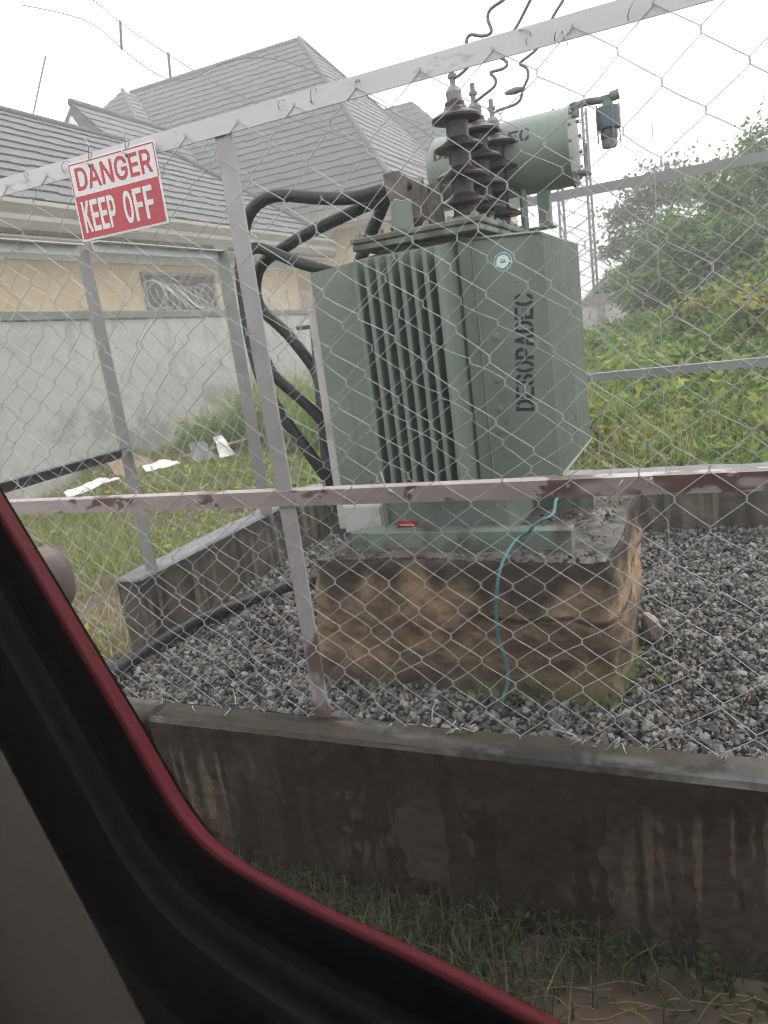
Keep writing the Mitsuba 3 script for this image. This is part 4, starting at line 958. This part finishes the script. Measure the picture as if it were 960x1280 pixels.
m, c = leaf_quads(np.stack([x, y, GRAV + 0.02 + 0.04 * g.random(len(x))], 1), 0.02 + 0.025 * g.random(len(x)), pick(g, len(x), [tuple(0.6 * q for q in c_) for c_ in GREEN]), 91, 0.5)
single('gravel_weeds', m, 'm_leaf', 'tiny green sprouts in the gravel along the plinth and rear wall', 'weeds', color=c, kind='stuff')
# tall grass clumps by the boundary wall
def clump(cx, cy, rad, n, hh, seed, label, pal):
    g = np.random.default_rng(seed)
    a = g.uniform(0, 2 * np.pi, n); rr = rad * np.sqrt(g.random(n))
    x, y = cx + rr * np.cos(a) * 0.8, cy + rr * np.sin(a) * 1.3
    m, c = merge([blades(x, y, hh * (0.5 + 0.6 * g.random(n)), pick(g, n, pal), seed, 0.016, 0.55),
                  leaf_quads(np.stack([x[::2], y[::2], ground_h(x[::2], y[::2]) + hh * 0.7 * g.random(len(x[::2]))], 1), 0.06 + 0.07 * g.random(len(x[::2])), pick(g, len(x[::2]), pal), seed + 1, 0.3)])
    single('tall_grass_clump', m, 'm_leaf', label, 'grass clump', color=c)
clump(-5.2, 8.6, 0.7, 1500, 1.05, 51, 'tall bright grass clump behind the drooping black cables', GREEN + YEL[:1])
clump(-6.0, 8.3, 0.6, 900, 0.62, 52, 'leafy weed clump against the wall just left of the main post', GREEN)
clump(-4.1, 7.6, 0.5, 900, 0.75, 53, 'tall grass clump beside the dark steel upright', GREEN)
clump(-6.75, 6.9, 0.35, 400, 0.35, 54, 'low weed clump at the wall foot behind the gate rail', GREEN)
# weeds behind the rear wall
g = np.random.default_rng(33)
k = 80000
x = g.uniform(-3.2, 3.4, k); y = 4.75 + 8.8 * g.random(k) ** 1.25
hh = 0.16 + 0.45 * np.clip((y - 6.5) / 5, 0, 1) + 0.42 * meshkit.fbm(np.stack([x * 1.2, y * 1.2, 0 * x], 1), 3, 4) + 0.25 * np.clip((x + 0.4) / 1.6, 0, 1) * np.clip((y - 5.5) / 3, 0, 1)
z = ground_h(x, y) + hh * g.random(k) ** 0.55
tone = meshkit.fbm(np.stack([x * 1.6, y * 1.6, z * 2], 1), 3, 6)
cols = np.where((tone > 0.58)[:, None], pick(g, k, YEL + GREEN[:2]), np.where((tone < 0.42)[:, None], pick(g, k, [(0.07, 0.13, 0.045), (0.085, 0.155, 0.055)]), pick(g, k, GREEN)))
rare = g.random(k) > 0.985
cols[rare] = pick(g, rare.sum(), [(0.30, 0.17, 0.05), (0.28, 0.26, 0.18)])
parts = [leaf_quads(np.stack([x, y, z], 1), 0.05 + 0.09 * g.random(k) ** 2, cols, 12, 0.5, 0.15, 0.6)]
k = 22000
x = g.uniform(-3.2, 3.2, k); y = 4.75 + 7 * g.random(k) ** 1.3
parts.append(blades(x, y, 0.20 + 0.40 * g.random(k), np.where((g.random(k) > 0.7)[:, None], pick(g, k, DRY), pick(g, k, GREEN + YEL)), 15, 0.012, 0.6))
k = 2600
x = g.uniform(-2.5, 3.0, k); y = 5.6 + 6.8 * g.random(k)
parts.append(leaf_quads(np.stack([x, y, ground_h(x, y) + 0.15 + 0.55 * g.random(k)], 1), 0.08 + 0.07 * g.random(k), pick(g, k, GREEN + YEL[:1]), 112, 0.5, 0.25, 0.5))
for i in range(26):
    cx_, cy_ = g.uniform(-1.6, 2.4), g.uniform(5.0, 11.0)
    m_ = 60
    x = cx_ + g.normal(0, 0.13, m_); y = cy_ + g.normal(0, 0.13, m_)
    parts.append(blades(x, y, g.uniform(0.6, 1.0) * (0.6 + 0.5 * g.random(m_)), pick(g, m_, [GREEN, YEL, DRY[:2] + YEL][i % 3]), 300 + i, 0.016, 0.45))
mesh, vc = merge(parts)
single('weeds', mesh, 'm_leaf', 'dense green and yellowing weeds covering the bank behind the rear wall', 'weeds', color=vc, kind='stuff')
# grass on the near verge and along the front wall foot
k = 16000
x = g.uniform(-2.2, 1.8, k); y = np.where(g.random(k) > 0.45, 1.645 - 0.22 * g.random(k) ** 2, g.uniform(0.9, 1.6, k))
d2 = meshkit.fbm(np.stack([x * 2.2, y * 2.2, 0 * x], 1), 3, 25)
kp = d2 + 0.2 * g.random(k) + 0.10 * (x < -0.3) - 0.05 * (x > 0) > 0.66
x, y = x[kp], y[kp]; k = len(x)
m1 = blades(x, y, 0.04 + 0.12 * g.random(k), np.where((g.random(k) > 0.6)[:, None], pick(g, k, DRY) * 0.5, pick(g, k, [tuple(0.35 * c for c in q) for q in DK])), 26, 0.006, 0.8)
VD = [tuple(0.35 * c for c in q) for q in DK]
kk = 700
x = g.uniform(-2.0, 0.4, kk); y = 1.64 - 0.2 * g.random(kk) ** 1.5
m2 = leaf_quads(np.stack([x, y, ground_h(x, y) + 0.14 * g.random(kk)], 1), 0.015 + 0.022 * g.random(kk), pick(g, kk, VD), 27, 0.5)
mesh, vc = merge([m1, m2])
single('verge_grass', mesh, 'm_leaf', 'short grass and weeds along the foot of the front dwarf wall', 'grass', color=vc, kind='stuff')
tw = []
for i in range(150):
    c = np.array([g.uniform(-0.6, 1.2), g.uniform(1.1, 1.6), 0.0]); c[2] = float(ground_h(c[0], c[1])) + 0.012
    a = g.uniform(-0.5, 0.5); L = g.uniform(0.06, 0.22); s_ = np.linspace(-0.5, 0.5, 6)
    tw.append(np.stack([c[0] + s_ * L * math.cos(a), c[1] + s_ * L * math.sin(a), c[2] + 0.012 * np.sin(s_ * 5 + i)], 1))
single('dry_straw', many_tubes(np.array(tw), 0.0012, 4), 'm_cardboard', 'scattered dry straws on the bare verge soil', 'straw', kind='stuff')

def tree(name, label, base, trunk_top, blobs, n, leaf, pal, seed, tr=0.12, cname='tree', limbs=14, sparse=0.0, group=None):
    """trunk, limbs that reach into each clump, and leaves gathered in clumps along twigs"""
    g = np.random.default_rng(seed)
    t = thing(name, label, cname, group)
    base, top = np.asarray(base, float), np.asarray(trunk_top, float)
    mid = (base + top) / 2 + g.normal(0, 0.10, 3)
    tp = spline([base - (0, 0, 0.2), mid, top], 14)
    ms = [tube(tp, np.linspace(tr, tr * 0.5, 14), 10)]
    pts, cc = [], []
    W = np.array([b[3] ** 1.6 for b in blobs]); W /= W.sum()
    for (bx_, by_, bz_, r), w in zip(blobs, W):
        c = np.array([bx_, by_, bz_])
        ms.append(tube(spline([tp[g.integers(7, 14)], (top + c) / 2 + g.normal(0, r * 0.2, 3), c], 10), np.linspace(tr * 0.42, 0.02, 10), 7))
        nt = max(6, int(limbs * r))
        for j in range(nt):
            d = g.normal(0, 1, 3); d /= np.linalg.norm(d); d[2] = d[2] * 0.8 + 0.1
            e_ = c + d * r * g.uniform(0.55, 1.1)
            tw_ = spline([c, (c + e_) / 2 + g.normal(0, 0.12 * r, 3), e_], 6)
            ms.append(tube(tw_, np.linspace(0.022, 0.006, 6), 5, False))
            kk = max(4, int(n * w / nt))
            a = g.random(kk) ** 0.6
            spread = r * (0.10 + 0.20 * a)
            p = c + (e_ - c) * a[:, None] + g.normal(0, 1, (kk, 3)) * spread[:, None] * np.array([1, 1, 0.7])
            pts.append(p)
            cc.append(pick(g, kk, [pal[g.integers(0, len(pal))]], 0.35))
    put('trunk', cat(ms), 'm_bark', t, smooth=40)
    pts, cc = np.vstack(pts), np.vstack(cc)
    m, c = leaf_quads(pts, leaf * (0.6 + 0.8 * g.random(len(pts))), cc, seed + 1, 0.5, 0.35, 0.5)
    put('crown', m, 'm_leaf', t, color=c)
    return t
LT = [(0.14, 0.22, 0.08), (0.18, 0.26, 0.095), (0.12, 0.19, 0.07)]
GY_ = [(0.11, 0.15, 0.095), (0.14, 0.185, 0.115), (0.10, 0.135, 0.08)]
tree('leafy_tree', 'tallest dense green tree at the right edge behind the weeds', (1.5, 15.5, 0.6), (1.5, 15.5, 2.0),
     [(1.2, 15.0, 3.0, 0.95), (0.35, 14.6, 2.85, 0.85), (2.2, 15.4, 3.4, 1.0), (1.1, 15.2, 2.0, 1.0), (0.3, 14.5, 1.8, 0.8), (2.4, 15, 2.2, 1.1), (0.8, 15.6, 3.6, 0.6), (1.6, 15.6, 4.0, 0.7)], 24000, 0.12, DK + LT, 61, 0.16)
tree('leafy_tree', 'dark rounded tree in front of the tallest tree, right of the hazy sparse one', (-0.1, 13.0, 0.6), (-0.1, 13.0, 1.5),
     [(-0.1, 13.0, 2.35, 0.65), (-0.65, 12.8, 1.85, 0.6), (0.6, 12.9, 2.1, 0.7), (0.1, 12.7, 1.5, 0.65), (-0.8, 13.2, 1.3, 0.55), (0.9, 13, 1.4, 0.7)], 16000, 0.11, DK, 62, 0.10)
tree('sparse_tree', 'thin hazy tree with open grey green foliage right of the lattice mast', (-1.5, 20.0, 0.6), (-1.5, 20.0, 2.4),
     [(-1.2, 20, 3.9, 0.8), (-1.9, 19.8, 3.5, 0.6), (-0.5, 20, 4.0, 0.8), (-2.1, 20, 2.9, 0.5), (-1.3, 20, 3.0, 0.7), (-0.6, 19.8, 2.9, 0.75), (-1.8, 19.8, 2.3, 0.6)], 8000, 0.12, GY_, 63, 0.10, limbs=22)
tree('sparse_tree', 'second hazy tree standing lower and nearer than the sparse one', (-0.9, 17.0, 0.6), (-0.9, 17.0, 1.5),
     [(-0.9, 17, 2.5, 0.65), (-1.5, 17, 2.0, 0.5), (-0.3, 17, 2.3, 0.7), (-1.1, 16.8, 1.6, 0.6)], 8000, 0.12, GY_ + DK[:2], 64, 0.08, limbs=18)
YG = [(0.17, 0.25, 0.05), (0.23, 0.28, 0.06), (0.13, 0.20, 0.05), (0.28, 0.28, 0.07)]
def shrub(label, c, blobs, n, leaf, pal, seed):
    tree('leafy_shrub', label, (c[0], c[1], float(ground_h(np.array(c[0]), np.array(c[1])))), (c[0], c[1], c[2] * 0.7), blobs, n, leaf, pal, seed, 0.03, 'shrub', 18)
shrub('yellow green broad leaved shrub at the right edge below the trees', (0.55, 8.6, 1.2), [(0.55, 8.6, 1.35, 0.32), (0.2, 8.5, 1.1, 0.30), (0.95, 8.7, 1.45, 0.36), (0.5, 8.4, 1.0, 0.32)], 2400, 0.11, YG, 71)
shrub('bright shrub at the far right edge behind the rear fence rail', (1.15, 8.0, 1.2), [(1.15, 8.0, 1.35, 0.32), (1.3, 8.0, 1.1, 0.32), (0.9, 7.9, 1.1, 0.28)], 1700, 0.11, YG, 72)
shrub('dark green shrub in the middle of the weed bank', (0.05, 8.2, 1.1), [(0.05, 8.2, 1.0, 0.28), (-0.2, 8.3, 0.9, 0.25), (0.3, 8.1, 0.85, 0.26)], 1700, 0.10, DK + GREEN[:1], 73)
shrub('tall yellow green bush in front of the dark rounded tree', (0.25, 10.6, 1.4), [(0.2, 10.6, 1.45, 0.42), (-0.25, 10.5, 1.2, 0.36), (0.7, 10.7, 1.6, 0.45), (0.3, 10.4, 1.05, 0.4)], 3200, 0.12, YG + GREEN, 75)
shrub('dense green bush at the right edge in front of the tallest tree', (1.3, 10.8, 1.6), [(1.25, 10.8, 1.8, 0.5), (1.0, 10.7, 1.35, 0.42), (1.7, 10.9, 1.5, 0.5), (1.2, 10.9, 2.2, 0.4)], 3600, 0.12, LT + YG[2:3], 76)
shrub('pale shrub just right of the transformer above the rear wall', (-1.05, 10.0, 1.0), [(-1.05, 10, 0.95, 0.28), (-1.35, 10.0, 1.1, 0.2), (-0.7, 10.1, 0.9, 0.28)], 1600, 0.09, GY_ + GREEN[:2], 74)

# ---------------------------------------------------------------- litter on the grass
def sheet(pts, seed, amp=0.03, th=0.004):
    """crumpled sheet over a polygon outline, lying or leaning"""
    pts = np.asarray(pts, float)
    c, e1 = pts[0], pts[1] - pts[0]
    L1 = np.linalg.norm(e1); e1 = e1 / L1
    e2 = pts[2] - pts[0]; e2 -= e1 * (e2 @ e1); L2 = np.linalg.norm(e2); e2 /= L2
    nn = np.cross(e1, e2)
    g = np.random.default_rng(seed)
    n = 14
    U, V = np.meshgrid(np.linspace(0, 1, n), np.linspace(0, 1, n), indexing='ij')
    w = (meshkit.fbm(np.stack([U * 3 + seed, V * 3, 0 * U], -1), 3, seed) - 0.5) * 2 * amp
    taper = 1 - 0.35 * V + 0.1 * (meshkit.noise(np.stack([U * 5, V * 5, 0 * U + seed], -1)) - 0.5)
    P = c + (U * L1 * taper)[..., None] * e1 + (V * L2)[..., None] * e2 + w[..., None] * nn
    a, b = np.meshgrid(np.arange(n - 1), np.arange(n - 1), indexing='ij')
    q = (a * n + b).ravel()
    top = P.reshape(-1, 3); bot = top - nn * th
    F = np.stack([q, q + n, q + n + 1, q + 1], 1)
    m1 = (top, F); v = np.vstack([top, bot]); F = np.vstack([F, F[:, ::-1] + n * n])
    return trimesh.Trimesh(v, np.vstack([F[:, [0, 1, 2]], F[:, [0, 2, 3]]]), process=False)
G = lambda x, y, dz=0.03: (x, y, float(ground_h(np.array(x), np.array(y))) + dz)
single('plastic_sheet', sheet([G(-6.05, 5.55, 0.10), G(-5.76, 6.05, 0.13), G(-6.08, 5.72, 0.15)], 1, 0.03), 'm_sheet', 'flat white plastic sheet lying on the grass left of the leaning panel', 'litter', smooth=40)
single('plastic_sheet', sheet([G(-5.62, 6.3, 0.11), G(-5.42, 6.62, 0.12), G(-5.72, 6.5, 0.16)], 2, 0.03), 'm_sheet', 'small white sheet beside the grey gate post on the grass', 'litter', smooth=40)
single('leaning_panel', sheet([G(-5.14, 6.96, 0.08), G(-5.06, 7.14, 0.08), G(-5.12, 7.12, 0.33)], 3, 0.03), 'm_sheet', 'white torn panel propped upright on the grass', 'litter', smooth=40)
single('roofing_scrap', sheet([G(-5.36, 6.78, 0.08), G(-5.18, 6.98, 0.08), G(-5.34, 7.0, 0.30)], 4, 0.05), 'm_greysheet', 'crumpled dark grey scrap leaning beside the white torn panel', 'litter', smooth=40)
single('timber_plank', cat([tube([G(-5.7, 7.0, 0.12), G(-5.0, 7.75, 0.20)], 0.022, 6)]), 'm_cardboard', 'brown timber length lying behind the white torn panel', 'timber')
single('cardboard_scrap', sheet([G(-6.05, 6.3, 0.05), G(-5.75, 6.75, 0.05), G(-6.35, 6.65, 0.20)], 6, 0.05), 'm_cardboard', 'brown cardboard scrap on the grass left of the gate post', 'litter', smooth=40)

# ---------------------------------------------------------------- car (the viewer sits in it, window open)
CF, CN = np.array([-0.952, 0.306, 0.0]), np.array([0.306, 0.952, 0.0])
NEAR = 0.62
def carpt(fwd, n, z):
    return EYE + NEAR * (CF * fwd + CN * n + np.array([0, 0, z]))
outline = spline([(2.5, 1.0), (1.80, 0.29), (1.50, -0.03), (1.352, -0.205), (1.27, -0.30), (1.19, -0.395), (1.108, -0.49), (1.05, -0.56), (0.99, -0.635), (0.945, -0.676), (0.885, -0.70), (0.80, -0.706), (0.657, -0.699), (0.521, -0.685), (0.40, -0.676), (0.20, -0.672), (-0.1, -0.670), (-0.7, -0.668)], 120)
dt = np.gradient(outline, axis=0); dt /= np.linalg.norm(dt, axis=1, keepdims=True)
dn = np.stack([dt[:, 1], -dt[:, 0]], 1)          # outwards from the opening: forwards and down
if dn[60] @ np.array([1, -1.0]) < 0: dn = -dn
def band(sec, closed=False):
    """sweep a (d, n) section along the window outline"""
    sec = np.asarray(sec, float)
    k, m = len(outline), len(sec)
    V = np.array([[carpt(*(outline[i] + dn[i] * s[0])[:1], s[1], (outline[i] + dn[i] * s[0])[1]) for s in sec] for i in range(k)])
    a, b = np.meshgrid(np.arange(k - 1), np.arange(m - 1), indexing='ij')
    q = (a * m + b).ravel()
    return (V.reshape(-1, 3), np.stack([q, q + m, q + m + 1, q + 1], 1))
car = thing('car', 'red vehicle seen from inside its open window, dark door frame at lower left', 'car')
door = put('door_frame', band([(0.40, 0.60), (0.10, 0.565), (0.016, 0.520), (0.001, 0.506), (0.0, 0.498), (0.002, 0.494), (0.005, 0.4915)]), 'm_car_red', car, smooth=True, label='red painted edge of the door frame')
put('window_seal', band([(0.005, 0.492), (0.011, 0.484), (0.034, 0.478), (0.043, 0.474), (0.051, 0.474), (0.057, 0.468), (0.058, 0.455)]), 'm_rubber', car, smooth=True)
put('weather_strip', band([(0.058, 0.4555), (0.064, 0.448), (0.074, 0.444), (0.084, 0.442), (0.093, 0.436), (0.096, 0.426)]), 'm_trim_grey', car, smooth=True)
put('door_lining', band([(0.096, 0.4265), (0.10, 0.41), (0.115, 0.400), (0.145, 0.392), (0.160, 0.385), (0.166, 0.372)]), 'm_rubber', car, smooth=True)
put('door_card', band([(0.166, 0.3725), (0.172, 0.366), (0.19, 0.362), (0.225, 0.358), (0.25, 0.35), (0.62, 0.33), (1.3, 0.325)]), 'm_trim_dark', car, smooth=True)
put('pillar_trim', trimesh.Trimesh([carpt(f_, 0.30, z_) for f_, z_ in ((1.10, -0.36), (1.016, -0.473), (0.975, -0.531), (0.926, -0.578), (0.877, -0.646), (0.821, -0.701), (0.70, -0.86), (0.55, -1.3), (0.5, -1.9), (2.2, -1.9), (2.2, -0.36))], [(0, i, i + 1) for i in range(1, 10)]), 'm_trim_beige', car)
def hexa(f0, f1, n0, n1, za, zb):
    P = [EYE + CF * f + CN * n + np.array([0, 0, z]) for f in (f0, f1) for n in (n0, n1) for z in (za, zb)]
    return trimesh.convex.convex_hull(np.array(P))
put('roof_panel', hexa(-1.4, 1.3, -1.3, 0.29, 0.60, 0.65), 'm_lining', car)
put('side_panel', hexa(-1.4, 1.6, -1.36, -1.30, -1.3, 0.62), 'm_lining', car)
put('bulkhead', hexa(-1.46, -1.40, -1.3, 0.3, -1.3, 0.62), 'm_lining', car)
put('floor_pan', hexa(-1.4, 1.6, -1.3, 0.2, -1.36, -1.30), 'm_lining', car)
put('dashboard', hexa(1.25, 1.6, -1.3, 0.22, -1.3, 0.05), 'm_trim_dark', car)
put('side_pillar', hexa(-1.4, -0.43, 0.27, 0.305, -1.3, 0.62), 'm_trim_dark', car)
mir = trimesh.creation.icosphere(3, 1.0)
mir.vertices = np.sign(mir.vertices) * np.abs(mir.vertices) ** 0.8 * np.array([0.034, 0.037, 0.047])
mir.apply_transform(np.array([[*CF, 0], [*CN, 0], [0, 0, 1, 0], [0, 0, 0, 1.0]]).T); mir.apply_translation(carpt(1.625, 0.655, -0.432))
sm_ = put('side_mirror', mir, 'm_mirror_shell', car, smooth=True)
put('mirror_arm', tube([carpt(1.625, 0.655, -0.46), carpt(1.58, 0.56, -0.49)], 0.015, 10), 'm_mirror_shell', sm_, smooth=True)

# ---------------------------------------------------------------- air
scene['haze'] = {'type': 'cube', 'to_world': T().translate([0, 0, 6.0]).scale([242, 242, 7.6]), 'bsdf': {'type': 'null'}, 'interior': {'type': 'ref', 'id': 'haze_air'}}
labels['haze'] = {'kind': 'stuff', 'label': 'thin rain haze over the whole place', 'category': 'haze'}

# ---------------------------------------------------------------- groups of alike things
GROUPS = {'dwarf_wall': 'low concrete walls round the gravel yard', 'chain_link_fence': 'chain link fences round the transformer yard', 'power_cable': 'thick black cables left of the transformer', 'jumper_wire': 'jumper wires above the insulators',
          'leafy_tree': 'trees behind the weed bank', 'sparse_tree': 'thin hazy trees right of the mast', 'leafy_shrub': 'shrubs in the weed bank', 'tall_grass_clump': 'grass clumps by the boundary wall', 'plastic_sheet': 'white sheets on the grass'}
for key in list(labels):
    base = key[:-4] if key[-4:-3] == '_' and key[-3:].isdigit() else key
    if base in GROUPS and '__' not in key:
        labels[key].setdefault('group', GROUPS[base])
